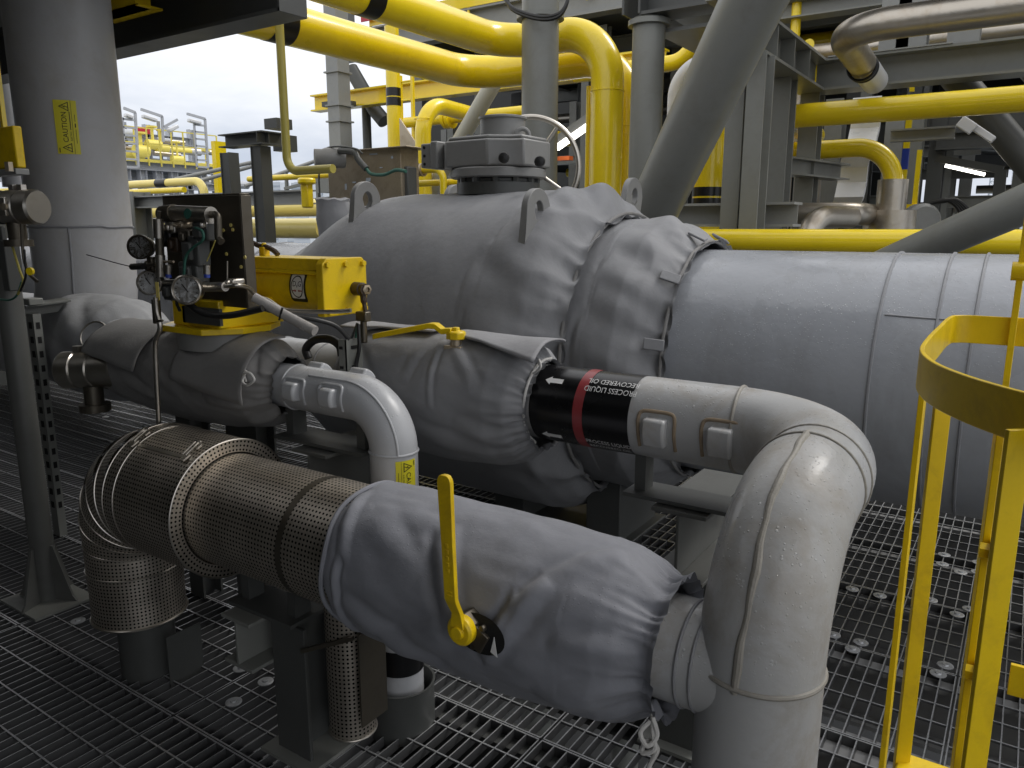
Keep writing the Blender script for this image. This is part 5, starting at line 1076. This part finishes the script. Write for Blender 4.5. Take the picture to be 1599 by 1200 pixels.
# dark process module filling the background behind columns
t = thing('module_deck', 'dark module with stacked decks and beams far behind the columns', 'module', (2, 14, 0))
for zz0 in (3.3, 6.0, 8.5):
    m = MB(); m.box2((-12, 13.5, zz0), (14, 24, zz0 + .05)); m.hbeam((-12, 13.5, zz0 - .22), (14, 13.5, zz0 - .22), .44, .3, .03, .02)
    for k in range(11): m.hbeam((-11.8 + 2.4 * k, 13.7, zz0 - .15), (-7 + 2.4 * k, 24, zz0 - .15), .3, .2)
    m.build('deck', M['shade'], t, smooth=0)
m = MB()
for k in range(6): m.hbeam((-11.5 + 3 * k + (.8 if k == 3 else 0), 13.6, -4), (-11.5 + 3 * k + (.8 if k == 3 else 0), 13.6, 10), .3, .3, up=(0, 1, 0))
m.build('columns', M['grey'], t, smooth=0)
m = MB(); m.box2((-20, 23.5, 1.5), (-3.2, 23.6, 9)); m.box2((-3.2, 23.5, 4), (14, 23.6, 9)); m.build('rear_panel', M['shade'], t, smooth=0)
rnd = random.Random(5)
for k in range(46):
    zz = rnd.choice([2.0, 2.4, 2.9, 3.6, 4.1, 4.6, 5.1, 5.5, 6.4, 7.0]) + rnd.uniform(-.1, .1); Y = rnd.uniform(14, 21); r = rnd.uniform(.05, .17); x0 = rnd.uniform(-12, 7); L = rnd.uniform(2, 7)
    kind = rnd.random(); mt = 'yel' if kind < .22 else ('clad' if kind < .5 else ('grey' if kind < .8 else 'dgrey')); lab = {'yel': 'yellow pipe inside the dark module behind', 'clad': 'dull steel pipe inside the dark module behind', 'grey': 'grey pipe inside the dark module behind', 'dgrey': 'dark pipe inside the dark module behind'}[mt]
    pts = [(x0, Y, zz), (x0 + L, Y, zz)]
    if rnd.random() < .55: pts.append((x0 + L, Y, zz + rnd.choice([-1, 1]) * rnd.uniform(.8, 2)))
    m = MB(); m.tube(fillet(pts, r * 2.5, 8), r, 18); one('module_pipe', lab, 'pipe', m, mt, {'yel': 'yellow pipes in the dark module', 'clad': 'steel pipes in the dark module', 'grey': 'grey pipes in the dark module', 'dgrey': 'dark pipes in the dark module'}[mt])
for k in range(24):
    x = rnd.uniform(-11, 9); Y = rnd.uniform(13.8, 16); z0 = rnd.choice([1.2, 3.5, 3.5, 6.1]); h = rnd.uniform(.5, 1.5); m = MB(); w = rnd.uniform(.15, .5)
    m.box2((x, Y, z0), (x + w, Y + .4, z0 + h)); m.box2((x + w * .2, Y - .04, z0 + h * .3), (x + w * .8, Y - .005, z0 + h * .8)); one('equipment_box', 'dark equipment cabinet inside the module behind', 'cabinet', m, rnd.choice(['dgrey', 'dgrey', 'blackr']), 'dark cabinets in the module', bevel=.01)
for k in range(14):
    x = rnd.uniform(-6.5, 4); Y = rnd.uniform(10.5, 13); m = MB(); z0 = rnd.uniform(-1, 2.2); 
    if k % 2: m.cyl((x, Y, z0), (x, Y, z0 + 2.2), .03, 8)
    else: m.cyl((x, Y, z0 + 1.2), (x + rnd.uniform(1, 3), Y + .4, z0 + rnd.uniform(.8, 1.8)), .03, 8)
    one('scaffold_tube', 'thin steel scaffold tube in front of the dark module', 'scaffold tube', m, 'bsteel', 'scaffold tubes by the dark module')
for k in range(22):
    x = -11.5 + .62 * k + rnd.uniform(-.1, .1); Y = rnd.uniform(11.2, 13.2); z0 = rnd.uniform(.8, 2.4); m = MB(); mt = rnd.choice(['grey', 'dgrey', 'greyl', 'grey'])
    m.hbeam((x, Y, -2), (x, Y, z0 + 2.6), .16, .14, .012, .01, up=(0, 1, 0)); m.hbeam((x, Y, z0 + .6), (x + rnd.uniform(.8, 2), Y, z0 + .6), .14, .1, .012, .01)
    one('module_post', 'grey steel post with a side beam in front of the dark module', 'post', m, mt, 'steel posts in front of the dark module', smooth=0)
# slanted lamp left of big yellow drop
m = MB(); a = at(868, 222, 8.6); b = at(925, 182, 8.6); t = thing('strip_light', 'slanted lit strip light between the round column and the yellow drop pipe', 'lamp', a); m.bar(a, b, .1, .1); m.build('housing', M['greyl'], t); m = MB(); m.bar(np.array(a) - (0, .0, .08), np.array(b) - (0, 0, .08), .12, .04); m.build('tube', M['lamp'], t)
q = at(918, 200, 6.9); m = MB(); m.cyl((q[0], 6.9, -.5), (q[0], 6.9, at(918, 135, 6.9)[2]), rpx(q, 7), 12); one('thin_pipe', 'thin upright yellow tube just left of the yellow drop pipes', 'pipe', m, 'yel')
q = at(880, 248, 8.8); m = MB(); m.box(q, (.22, .1, .05)); one('orange_bar', 'small orange bar behind the handwheel', 'bar', m, 'orange', smooth=0)

# ------------------------------------------------------------------ right side steelwork and pipes
YX = 8.0
c0 = at(1275, 122, YX); hbz = rpx(c0, 46) * 2
t = thing('pipe_rack_frame', 'grey steel pipe rack frame with welded beams and short columns at upper right', 'steel frame', c0)
m = MB(); m.hbeam((c0[0], YX, c0[2]), (c0[0] + 6, YX, c0[2]), hbz, .3, .022, .014); m.build('beam', M['grey'], t, smooth=0)
m = MB(); m.hbeam((c0[0] - .02, YX, c0[2] - .002), (c0[0] - .02, 5.4, c0[2] - .002), hbz, .26, .022, .014)
for Y in (5.9, 6.3, 6.8, 7.3): m.box2((c0[0] - .14, Y - .008, c0[2] - hbz / 2 + .02), (c0[0] + .10, Y + .008, c0[2] + hbz / 2 - .02))
m.build('beam', M['grey'], t, smooth=0)
for (x, Y) in ((1150, 6.1), (1180, 6.0), (1218, 7.1), (1262, 8.05)):
    q = at(x, 250, Y); w = rpx(q, 28) * 2; m = MB(); m.hbeam((q[0], Y, -1), (q[0], Y, c0[2] - hbz / 2 - .003), .22, w, .016, .012, up=(0, 1, 0)); m.build('column', M['grey'], t, smooth=0, bevel=.002)
q0 = at(1085, 336, 6.1); q1 = at(1235, 336, 6.1); m = MB(); m.hbeam((q0[0] - .4, 6.3, q0[2]), (q1[0], 6.3, q0[2]), rpx(q0, 36) * 2, .25, .02, .012); m.build('lower_beam', M['greyl'], t, smooth=0)
q0 = at(1225, 262, 7.6); m = MB(); q1 = at(1312, 268, 8.6); m.hbeam((q0[0], 7.2, q0[2]), (q1[0], 8.6, q0[2]), rpx(q0, 26) * 2, .2, .016, .012); m.build('cross_beam', M['grey'], t, smooth=0)
for k, x in enumerate((1398, 1425, 1505)):
    q = at(x, 60, YX); m = MB(); m.hbeam((q[0], YX + .02, c0[2] + hbz / 2 + .003), (q[0], YX + .02, c0[2] + 2), .2, .24, .016, .012, up=(0, 1, 0)); m.build('upper_column', M['greyl'], t, smooth=0)
m = MB(); z2 = at(1290, 10, YX + 2)[2]; m.hbeam((c0[0] - 2, YX + 2, z2), (c0[0] + 8, YX + 2, z2), .2, .25); m.build('upper_beam', M['grey'], t, smooth=0)
m = MB(); q = at(1285, 116, YX - .3); m.box2((q[0], YX - .16, c0[2] + hbz / 2 + .002), (q[0] + 1.0, YX + .0, c0[2] + hbz / 2 + .014)); m.build('bracket_plate', M['greyl'], t, smooth=0)

q0 = at(1240, 182, 7.5); tr = pipe('yellow_pipe', 'long yellow pipe crossing below the grey rack beam at upper right', 'pipe', [(q0[0] - .2, 9.2, q0[2]), (q0[0] - .2, 7.5, q0[2]), (q0[0] + 6, 7.5, q0[2])], rpx(at(1420, 165, 7.5), 38), 'yel', .3)
YR2 = 8.3; q0 = at(1230, 237, YR2); q1 = at(1396, 270, YR2); pipe('yellow_pipe', 'yellow pipe turning down into a steel sleeve at right', 'pipe', [(q0[0] - 1.2, YR2, q0[2]), (q1[0], YR2, q0[2]), (q1[0], YR2, .8)], rpx(q0, 27), 'yel', .35)
m = MB(); z0, z1, z2 = at(1396, 372, YR2)[2], at(1396, 329, YR2)[2], at(1396, 281, YR2)[2]; r1, r2 = rpx(q1, 76), rpx(q1, 44)
m.lathe([(r1, z0 - 1), (r1, z1), (r2, z1 + .002), (r2, z2), (r2 * .75, z2 + .004)], (q1[0], YR2, 0), (0, 0, 1), 40); one('steel_sleeve', 'stepped brushed steel sleeve under the yellow bend', 'pipe sleeve', m, 'clad')
YR3 = 5.6; q0 = at(1300, 377, YR3); q1 = at(1085, 377, YR3); pipe('yellow_pipe', 'low yellow pipe lying along the top of the large grey pipe', 'pipe', [(q1[0] - .15, YR3 + 1.2, q0[2] + .0), (q1[0] - .15, YR3, q0[2]), (q1[0] + 6, YR3, q0[2])], rpx(q0, 37), 'yel', .25)
q = at(1107, 250, 7.4); tq = pipe('yellow_pipe', 'wide upright yellow pipe with a black band behind the thick brace', 'pipe', [(q[0], 7.4, 3.4), (q[0], 7.4, -1)], rpx(q, 46), 'yel', 0)
for ya, yb in ((293, 307), (310, 322)):
    m = MB(); m.cyl((q[0], 7.4, at(1107, yb, 7.4)[2]), (q[0], 7.4, at(1107, ya, 7.4)[2]), rpx(q, 47), 32); m.build('marker_band', M['black'], tq)
q = at(1058, 145, 8.0); pipe('white_pipe', 'white pipe bend peeping out left of the thick brace', 'pipe', [(q[0] + .9, 8.0, q[2] + .25), (q[0], 8.0, q[2] + .25), (q[0], 8.0, 0)], rpx(q, 30), 'whitep', .3)
q = at(1040, 100, 8.8); pipe('yellow_pipe', 'yellow elbow high between the right column and the thick brace', 'pipe', [(q[0] - 1.2, 8.8, q[2]), (q[0] + .35, 8.8, q[2]), (q[0] + .35, 8.8, q[2] + 1.2)], rpx(q, 24), 'yel', .3)
q = at(1222, 180, 8.6); pipe('yellow_pipe', 'upright yellow pipe between the rack columns', 'pipe', [(q[0], 8.6, 3.2), (q[0], 8.6, 1.2)], rpx(q, 26), 'yel', 0)
q = at(1241, 60, 10); pipe('yellow_pipe', 'small yellow elbow high up in the dark rack', 'pipe', [(q[0], 10, q[2] + 1), (q[0], 10, q[2] - .15), (q[0] + .25, 9.7, q[2] - .15)], rpx(q, 15), 'yel', .15)
q = at(1228, 79, 10.4); pipe('yellow_pipe', 'short level yellow pipe below the small yellow elbow', 'pipe', [(q[0] - .5, 10.4, q[2]), (q[0] + .25, 10.4, q[2])], rpx(q, 12), 'yel', 0)
q = at(1282, 95, 10.2); m = MB(); m.cyl(np.array(q) - (0, 0, .25), np.array(q) + (0, 0, .1), .09, 16); m.box(np.array(q) + (0, 0, .12), (.25, .2, .05)); one('yellow_valve', 'small yellow valve above the rack beam', 'valve', m, 'yel')
# weathered steel pipes upper right
YS = 6.2; q0 = at(1300, 44, YS); r = rpx(at(1450, 28, YS), 50); z = at(1450, 28, YS)[2]; e0 = at(1308, 40, YS)
ts = pipe('steel_pipe', 'fat weathered steel pipe with an elbow at the top right corner', 'pipe', [(e0[0] + 7, YS, z), (e0[0], YS, z), (e0[0], YS + 1.5, z - .10)], r, 'clad', .36, 40)
q = (e0[0], YS + 1.0, z - .09); m = MB()
for d_ in (.0, .07): m.ring((q[0], q[1] + d_, q[2]), (0, 1, -.09), r + .001, .012, 40, 6)
m.build('marker_band', M['black'], ts)
m = MB(); m.cyl((e0[0], YS + 1.1, z - .075), (e0[0], YS + 1.62, z - .11), r * 1.01, 36); m.build('pale_sleeve', M['whitep'], ts)
q = at(1480, 60, 10); pipe('steel_pipe', 'dark weathered pipe behind the rack at the top right', 'pipe', [(q[0] - 1.5, 10, q[2]), (q[0] + 5, 10, q[2])], rpx(q, 30), 'clad', 0)
q = at(1570, 90, 11); pipe('steel_pipe', 'pale steel elbow behind the rack at the right edge', 'pipe', [(q[0] - 1, 11, q[2] + .1), (q[0], 11, q[2] + .1), (q[0] + .5, 11, q[2] - .5)], rpx(q, 24), 'clad', .3)
for k, (x, y, w) in enumerate(((1500, 78, 7), (1520, 70, 9))):
    q = at(x, y, 9.4); pipe('yellow_pipe', ('left', 'right')[k] + ' thin yellow pipe below the dark weathered pipe', 'pipe', [(q[0] - 1.2, 9.4 + k, q[2]), (q[0] + 3, 9.4 + k, q[2])], rpx(q, w), 'yel', 0)
q = at(1430, 75, 8.8); m = MB(); m.box2((q[0] - .02, 8.8, q[2] - .4), (q[0] + .02, 8.84, q[2] + .5)); one('yellow_post', 'thin yellow post between the upper rack columns', 'post', m, 'yel', smooth=0)
q0 = at(1225, 335, 7.6); q1 = at(1335, 335, 7.6); pipe('steel_pipe', 'shiny steel pipe low in the rack behind the low yellow pipe', 'pipe', [(q0[0], 7.6, q0[2]), (q1[0], 7.6, q0[2]), (q1[0], 9, q0[2])], rpx(q0, 34), 'clad', .25)
q = at(1268, 350, 7.0); pipe('steel_pipe', 'shiny steel elbow dropping in front of the low rack pipe', 'pipe', [(q[0] + .22, 7.5, q[2] + .06), (q[0] + .0, 7.0, q[2] + .06), (q[0] - .1, 6.9, q[2] - .6)], rpx(q, 34), 'clad', .22)
q = at(1260, 300, 9.2); m = MB(); m.cyl((q[0], 9.2, -1), (q[0], 9.2, q[2] + .35), rpx(q, 40), 30); one('steel_vessel', 'dull steel vessel standing behind the rack columns', 'vessel', m, 'clad')
q = at(1243, 205, 9.6); m = MB(); m.cyl((q[0], 9.6, q[2] - .3), (q[0], 9.6, q[2] + .4), rpx(q, 24), 24); one('steel_vessel', 'small pale steel drum above the yellow pipe turning down', 'vessel', m, 'clad')
# cable tray
tp = [(1353, 160), (1353, 178), (1350, 200), (1345, 222), (1338, 240), (1332, 262), (1330, 285), (1325, 308), (1318, 330), (1312, 350)]; m = MB(); V = []
for x, y in tp:
    q = np.array(at(x, y, 8.9 + .16 * math.sin(y * .075))); w = rpx(q, 42); V += [q - (w, 0, 0), q + (w, 0, 0), q + (w, .08, 0), q + (w * .98, .0, .0)]
V2 = []
for k in range(len(tp)): V2 += [V[4 * k], V[4 * k + 1]]
m.add(V2, [(2 * k, 2 * k + 1, 2 * k + 3, 2 * k + 2) for k in range(len(tp) - 1)]); o = m.build('cable_tray', M['lampoff'], None, smooth=0, solid=.06); tag(o, 'pale wavy cable tray running down behind the yellow pipe at right', 'cable tray')
for k, (x, w, Y, mt) in enumerate(((1300, 26, 9.9, 'grey'), (1395, 26, 9.5, 'greyl'), (1428, 20, 10.5, 'grey'), (1463, 22, 11, 'dgrey'), (1488, 14, 12.5, 'grey'), (1512, 16, 12.6, 'greyl'), (1345, 30, 11.5, 'dgrey'))):
    q = at(x, 250, Y); m = MB(); m.hbeam((q[0], Y, -3), (q[0], Y, 3.1 if k != 1 else 3), .25, rpx(q, w) * 2, .02, .012, up=(0, 1, 0))
    one('rack_column', ['wide pale column behind the cable tray', 'pale column right of the cable tray', 'grey column with a yellow and blue post beside it', 'dark column left of the lit strip light', 'slim grey column behind the lit strip light', 'slim pale column left of the lattice towers', 'dark column behind the steel sleeve'][k], 'column', m, mt, smooth=0)
q = at(1414, 240, 9.6); m = MB(); m.box2((q[0] - .03, 9.6, -1), (q[0] + .03, 9.65, 2.9)); t = thing('yellow_post', 'yellow post with a blue stripe right of the steel sleeve', 'post', q); m.build('post_body', M['yel'], t, smooth=0); m = MB(); zq = at(1414, 244, 9.6)[2]; m.box2((q[0] - .033, 9.597, zq - .14), (q[0] + .033, 9.653, zq + .08)); m.build('blue_stripe', M['blue'], t, smooth=0)
q = at(1431, 285, 9.9); m = MB(); m.box2((q[0] - .025, 9.9, q[2] - .35), (q[0] + .025, 9.95, q[2] + .35)); m.box(np.array(q) + (-.03, 0, -.3), (.3, .1, .12)); one('yellow_bracket', 'short yellow bracket post beside the dark columns', 'bracket', m, 'yel', smooth=0)
t = thing('strip_light', 'lit strip light on a dark arm in front of the lattice towers', 'lamp', at(1500, 265, 9.0)); a = at(1476, 259, 9.0); b = at(1538, 273, 9.0); m = MB(); m.bar(a, b, .035, .03); m.build('tube', M['lamp'], t); m = MB(); m.bar(at(1462, 248, 9.0), at(1566, 266, 9.0), .07, .07); m.bar(at(1563, 266, 9.0), at(1559, 310, 9.0), .1, .1, up=(1, 0, 0)); m.build('arm', M['dgrey'], t, smooth=0)
m = MB(); q0 = at(1462, 222, 10.8); q1 = at(1565, 222, 10.8); m.hbeam((q0[0], 10.8, q0[2]), (q1[0] + 2, 10.8, q0[2]), .2, .2); m.box2((q0[0] - .2, 10.9, q0[2] + .05), (q1[0] + 3, 10.95, q0[2] + .55)); one('steel_beam', 'dark beam above the sky opening at the right', 'beam', m, 'dgrey', smooth=0)
m = MB()
for k in range(4): m.tube(smooth_path([at(1452 + 6 * k, 318 - k, 8.6), at(1478 + 5 * k, 313, 8.6), at(1496 + 5 * k, 325 + k, 8.6), at(1502 + 5 * k, 345, 8.6)], 6), .02, 8)
one('hose_bundle', 'bundle of black hoses hanging over at the right', 'hoses', m, 'blackr')
m = MB(); q = at(1437, 346, 8.6); m.lathe([(0, -.12), (.14, -.12), (.17, -.06), (.17, .06), (.14, .1), (0, .1)], q, (.5, -.8, 0), 24); one('pump_motor', 'small grey round motor right of the steel sleeve', 'motor', m, 'greyl')
m = MB(); q = at(1530, 205, 8.0); m.box(q, (.28, .08, .06), ((.8, 0, -.6), (0, 1, 0), (.6, 0, .8))); m.box(np.array(q) + (-.1, -.05, .05), (.14, .04, .1), ((.8, 0, -.6), (0, 1, 0), (.6, 0, .8))); one('flood_light', 'pale unlit floodlight under the long yellow pipe', 'lamp', m, 'lampoff', bevel=.01)
m = MB(); q = at(1385, 215, 9); z = q[2]; m.hbeam((q[0] + .05, 8.9, z), (q[0] + .62, 8.9, z), .12, .12); one('steel_beam', 'short pale beam under the long yellow pipe', 'beam', m, 'greyl', smooth=0)
t = thing('red_bench', 'low red and yellow railing behind the right brace', 'railing', at(1590, 355, 9)); m = MB(); q = at(1585, 352, 9.5); m.box2((q[0] - .5, 9.5, q[2]), (q[0] + 1, 9.55, q[2] + .05)); m.box2((q[0] - .5, 9.5, q[2] + .1), (q[0] + 1, 9.55, q[2] + .12)); m.build('rail', M['yel'], t, smooth=0)
# lattice towers far away at right
def lattice(label, x, w, y0, y1, Y, group=None):
    q = at(x, y1, Y); r = rpx(q, w); z0, z1 = q[2] - 20, at(x, y0, Y)[2]; m = MB(); c = [(-r, -r), (r, -r), (r, r), (-r, r)]; th = r * .10
    for a, b in c: m.bar((q[0] + a, Y + b, z0), (q[0] + a, Y + b, z1), th, th)
    z = z1; k = 0
    while z > q[2] - 3:
        for i in range(4):
            a, b = c[i], c[(i + 1) % 4]; m.bar((q[0] + a[0], Y + a[1], z), (q[0] + b[0], Y + b[1], z - 2 * r), th * .7, th * .7); m.bar((q[0] + a[0], Y + a[1], z), (q[0] + b[0], Y + b[1], z), th * .7, th * .7)
        z -= 2 * r
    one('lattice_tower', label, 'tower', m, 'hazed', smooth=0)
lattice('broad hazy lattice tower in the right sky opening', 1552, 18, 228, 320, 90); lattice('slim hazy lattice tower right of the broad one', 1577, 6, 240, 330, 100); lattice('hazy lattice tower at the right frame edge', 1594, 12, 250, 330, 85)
rnd = random.Random(3)
for k in range(34):
    if k < 20: x = 395 + rnd.uniform(0, 115); y = rnd.uniform(283, 318)
    else: x = rnd.uniform(1500, 1610); y = rnd.uniform(312, 335)
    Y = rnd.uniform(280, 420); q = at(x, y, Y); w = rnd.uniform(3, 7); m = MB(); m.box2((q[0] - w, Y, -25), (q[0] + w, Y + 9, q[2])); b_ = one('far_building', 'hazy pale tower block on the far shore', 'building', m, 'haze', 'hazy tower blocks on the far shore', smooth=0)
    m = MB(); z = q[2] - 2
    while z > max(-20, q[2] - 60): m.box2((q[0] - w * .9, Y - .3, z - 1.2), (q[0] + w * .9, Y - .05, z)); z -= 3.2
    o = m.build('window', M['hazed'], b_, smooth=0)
# ------------------------------------------------------------------ far module at left with railings and lamp posts
XM = -26.0
t = thing('process_module', 'distant process module with yellow railings and valves left of the portal frame', 'module', (XM, 12, 0))
za = atX(260, 262, XM)[2]; y0 = atX(195, 262, XM)[1]; y1 = atX(336, 262, XM)[1]
m = MB(); m.hbeam((XM, y0 - 6, za), (XM, y1, za), .28, .3); m.box2((XM - 9, y0 - 6, za + .1), (XM, y1, za + .16)); 
for k in range(7): Yk = y0 + (y1 - y0) * k / 6; m.hbeam((XM, Yk, -6), (XM, Yk, za - .15), .25, .25, up=(0, 1, 0))
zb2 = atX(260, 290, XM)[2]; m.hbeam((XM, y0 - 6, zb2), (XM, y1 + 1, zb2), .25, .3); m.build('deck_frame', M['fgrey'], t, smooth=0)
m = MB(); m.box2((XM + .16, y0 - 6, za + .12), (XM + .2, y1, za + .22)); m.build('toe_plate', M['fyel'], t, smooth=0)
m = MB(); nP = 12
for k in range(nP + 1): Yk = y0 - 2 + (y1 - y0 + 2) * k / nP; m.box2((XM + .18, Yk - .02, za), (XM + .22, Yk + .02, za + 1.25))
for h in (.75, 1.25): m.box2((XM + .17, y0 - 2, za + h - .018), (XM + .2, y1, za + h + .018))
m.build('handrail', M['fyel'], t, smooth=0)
ztp = atX(250, 218, XM - 3)[2]; m = MB(); ye_ = atX(298, 218, XM - 3)[1]; 
for zk in (ztp, ztp - .9, ztp - 1.6): m.hbeam((XM - 3, y0 - 5, zk), (XM - 3, ye_, zk), .3, .3)
for k in range(8): Yk = y0 - 2 + (ye_ - y0 + 2) * k / 7; m.hbeam((XM - 3, Yk, za), (XM - 3, Yk, ztp + .5), .22, .22, up=(0, 1, 0))
m.build('upper_frame', M['fgrey'], t, smooth=0)
rnd = random.Random(17)
for k in range(46):
    Yk = rnd.uniform(y0 - 2, y1 - .5); zk = rnd.uniform(za - 1.6, ztp + .2); m = MB(); L = rnd.uniform(.4, 2.2); w = rnd.uniform(.04, .12)
    if k % 2: m.box2((XM - 2.5, Yk, zk), (XM - 2.4, Yk + w, min(zk + L, ztp + .6)))
    else: m.box2((XM - 2.3, Yk, zk), (XM - 2.2, Yk + L, zk + w))
    m.build('frame_piece', M[rnd.choice(['fgrey', 'fgrey', 'grey', 'fyel', 'greyl'])], t, smooth=0)
rnd = random.Random(11)
for k in range(16):
    Yk = rnd.uniform(y0 - 1, ye_); zk = rnd.uniform(za + .5, ztp); m = MB(); r = rnd.uniform(.08, .17)
    if k % 3 == 0: m.cyl((XM - 1.5, Yk - .25, zk - .3), (XM - 1.5, Yk + .25, zk - .3), r * 1.3, 14); m.cyl((XM - 1.5, Yk, zk - .3), (XM - 1.5, Yk, zk + .35), r * .4, 8); m.cyl((XM - 1.5, Yk, zk + .3), (XM - 1.5, Yk, zk + .36), r * 1.4, 14); m.build('valve_body', M['fyel'], t)
    else: m.cyl((XM - 2, Yk, zk), (XM - 2, Yk + rnd.uniform(.5, 2.5), zk), r, 12); m.build('module_pipe', M[rnd.choice(['clad', 'fgrey', 'fyel', 'greyl'])], t)
for k in range(18):
    Yk = rnd.uniform(y0 - 3, y1); zk = rnd.uniform(zb2 + .4, za - .5); m = MB(); m.cyl((XM - 1, Yk, zk), (XM - 1, Yk + rnd.uniform(.8, 3), zk), rnd.uniform(.08, .2), 10); m.build('module_pipe', M[rnd.choice(['clad', 'fgrey', 'fyel', 'grey', 'dgrey'])], t)
m = MB(); q = atX(222, 204, XM - 2); m.box(q, (.2, .5, .22)); one('sign_board', 'tiny red box on top of the distant module', 'sign', m, 'redsign', smooth=0)
labs = ['leftmost lamp post above the distant module, half hidden by the riser', 'lamp post with a long arm pointing left above the distant module', 'short slanted lamp arm pointing right above the distant module', 'ladder-like lamp post nearest the portal frame']
def lamp(k, base, top, end):
    X = XM + 1; b = np.array(atX(*base, X)); tp = np.array(atX(*top, X)); e = np.array(atX(*end, X)); t = thing('lamp_post', labs[k], 'lamp post', b); m = MB()
    if k != 2:
        m.bar(b, tp, .07, .07, up=(0, 1, 0))
        if k != 1: m.bar(b + (0, -.45, 0), tp + (0, -.45, -.2), .06, .06, up=(0, 1, 0)); 
        if k != 1:
            for q in range(7): m.bar(b * (1 - q / 7) + tp * q / 7, b * (1 - q / 7) + tp * q / 7 + (0, -.45, 0), .06, .06)
    m.bar(tp, e, .07, .08); m.build('post', M['fgrey'], t, smooth=0); m = MB(); d = e - tp; m.bar(tp + d * .3 - (0, 0, .2), tp + d * .95 - (0, 0, .2), .2, .12); m.build('lamp_head', M['lampoff'], t, bevel=.03)
lamp(0, (216, 262), (211, 176), (193, 169)); lamp(1, (255, 222), (253, 182), (220, 171)); lamp(2, (254, 210), (255, 199), (277, 187)); lamp(3, (325, 262), (320, 186), (292, 178))
m = MB(); a = atX(345, 222, -22); m.box2((-22.1, a[1] - .3, -4), (-21.9, a[1] + .1, a[2])); one('yellow_post', 'yellow flat post left of the portal frame', 'post', m, 'yel', smooth=0)
for k, (p, q) in enumerate((((330, 268), (402, 252)), ((340, 275), (402, 258)), ((436, 272), (492, 252)))):
    a = at(*p, 14); b = at(*q, 15); m = MB(); d = nrm(np.array(b) - a); m.cyl(np.array(a) - d, np.array(b), rpx(a, 6), 12); one('slanted_pipe', ['upper slanted grey pipe behind the portal frame', 'lower slanted pale pipe behind the portal frame', 'slanted grey pipe right of the portal frame'][k], 'pipe', m, 'greyl')
m = MB(); q = at(445, 295, 12)
for k in range(5): m.box2((q[0] + .5 * k, 12, q[2] - .5), (q[0] + .5 * k + .06, 12.06, q[2] + .35))
m.bar(q, np.array(q) + (2.2, 0, .3), .06, .06); m.bar(np.array(q) + (0, 0, -.3), np.array(q) + (2.2, 0, -.2), .06, .06); m.box(np.array(q) + (1.5, 0, .05), (.6, .3, .35)); one('instrument_rack', 'thin grey instrument racks right of the portal frame', 'rack', m, 'grey', smooth=0)

m = MB(); m.box2((-13, 4.5, -1), (-12, 6.4, 2.1))
for k in range(4): m.box2((-11.99, 4.6 + .45 * k, .2), (-11.97, 5.0 + .45 * k, 1.9))
one('equipment_cabinet', 'dark equipment cabinet in the shade beyond the far left pole', 'cabinet', m, 'dgrey', bevel=.01)
# ================================================================== sky and sun
w = bpy.data.worlds.new('World'); scene.world = w; w.use_nodes = True; nt = w.node_tree; nt.nodes.clear(); g = G(nt)
SE, SR = R_(50), R_(35)
sky = g.n('ShaderNodeTexSky', sky_type='NISHITA'); sky.sun_disc = False; sky.sun_elevation = SE; sky.sun_rotation = SR; sky.air_density = 1.2; sky.dust_density = 3
tc = g.n('ShaderNodeTexCoord'); sp = g.n('ShaderNodeSeparateXYZ'); g.l(tc.outputs['Generated'], sp.inputs[0])
cl = g.noise(2.6, 6, .6, g.mapping(tc.outputs['Generated'], (1, 1, 3.2)), .3)
cloud = g.ramp(cl, .36, .66, (5.6, 6.2, 7.4, 1), (9.5, 9.7, 10.2, 1))
band = g.n('ShaderNodeMapRange'); band.inputs['From Min'].default_value = .09; band.inputs['From Max'].default_value = .26; g.l(sp.outputs[2], band.inputs['Value'])
cloud2 = g.mix(band.outputs[0], cloud, (11.5, 11.5, 11.6, 1))
colr = g.mix(.88, sky.outputs[0], cloud2)
bg = g.n('ShaderNodeBackground'); bg.inputs['Strength'].default_value = .115; g.l(colr, bg.inputs['Color']); out = g.n('ShaderNodeOutputWorld'); g.l(bg.outputs[0], out.inputs[0])
sd = bpy.data.lights.new('sun', 'SUN'); sd.energy = 1.3; sd.angle = R_(20); sd.color = (1, .97, .92); so = bpy.data.objects.new('sun', sd); COL.objects.link(so)
dirv = Vector((math.sin(SR) * math.cos(SE), math.cos(SR) * math.cos(SE), math.sin(SE))); so.rotation_euler = dirv.to_track_quat('Z', 'Y').to_euler(); so.location = (3, 5, 9)
scene.view_settings.view_transform = 'Standard'; scene.view_settings.look = 'None'; scene.view_settings.exposure = 0; scene.view_settings.gamma = 1
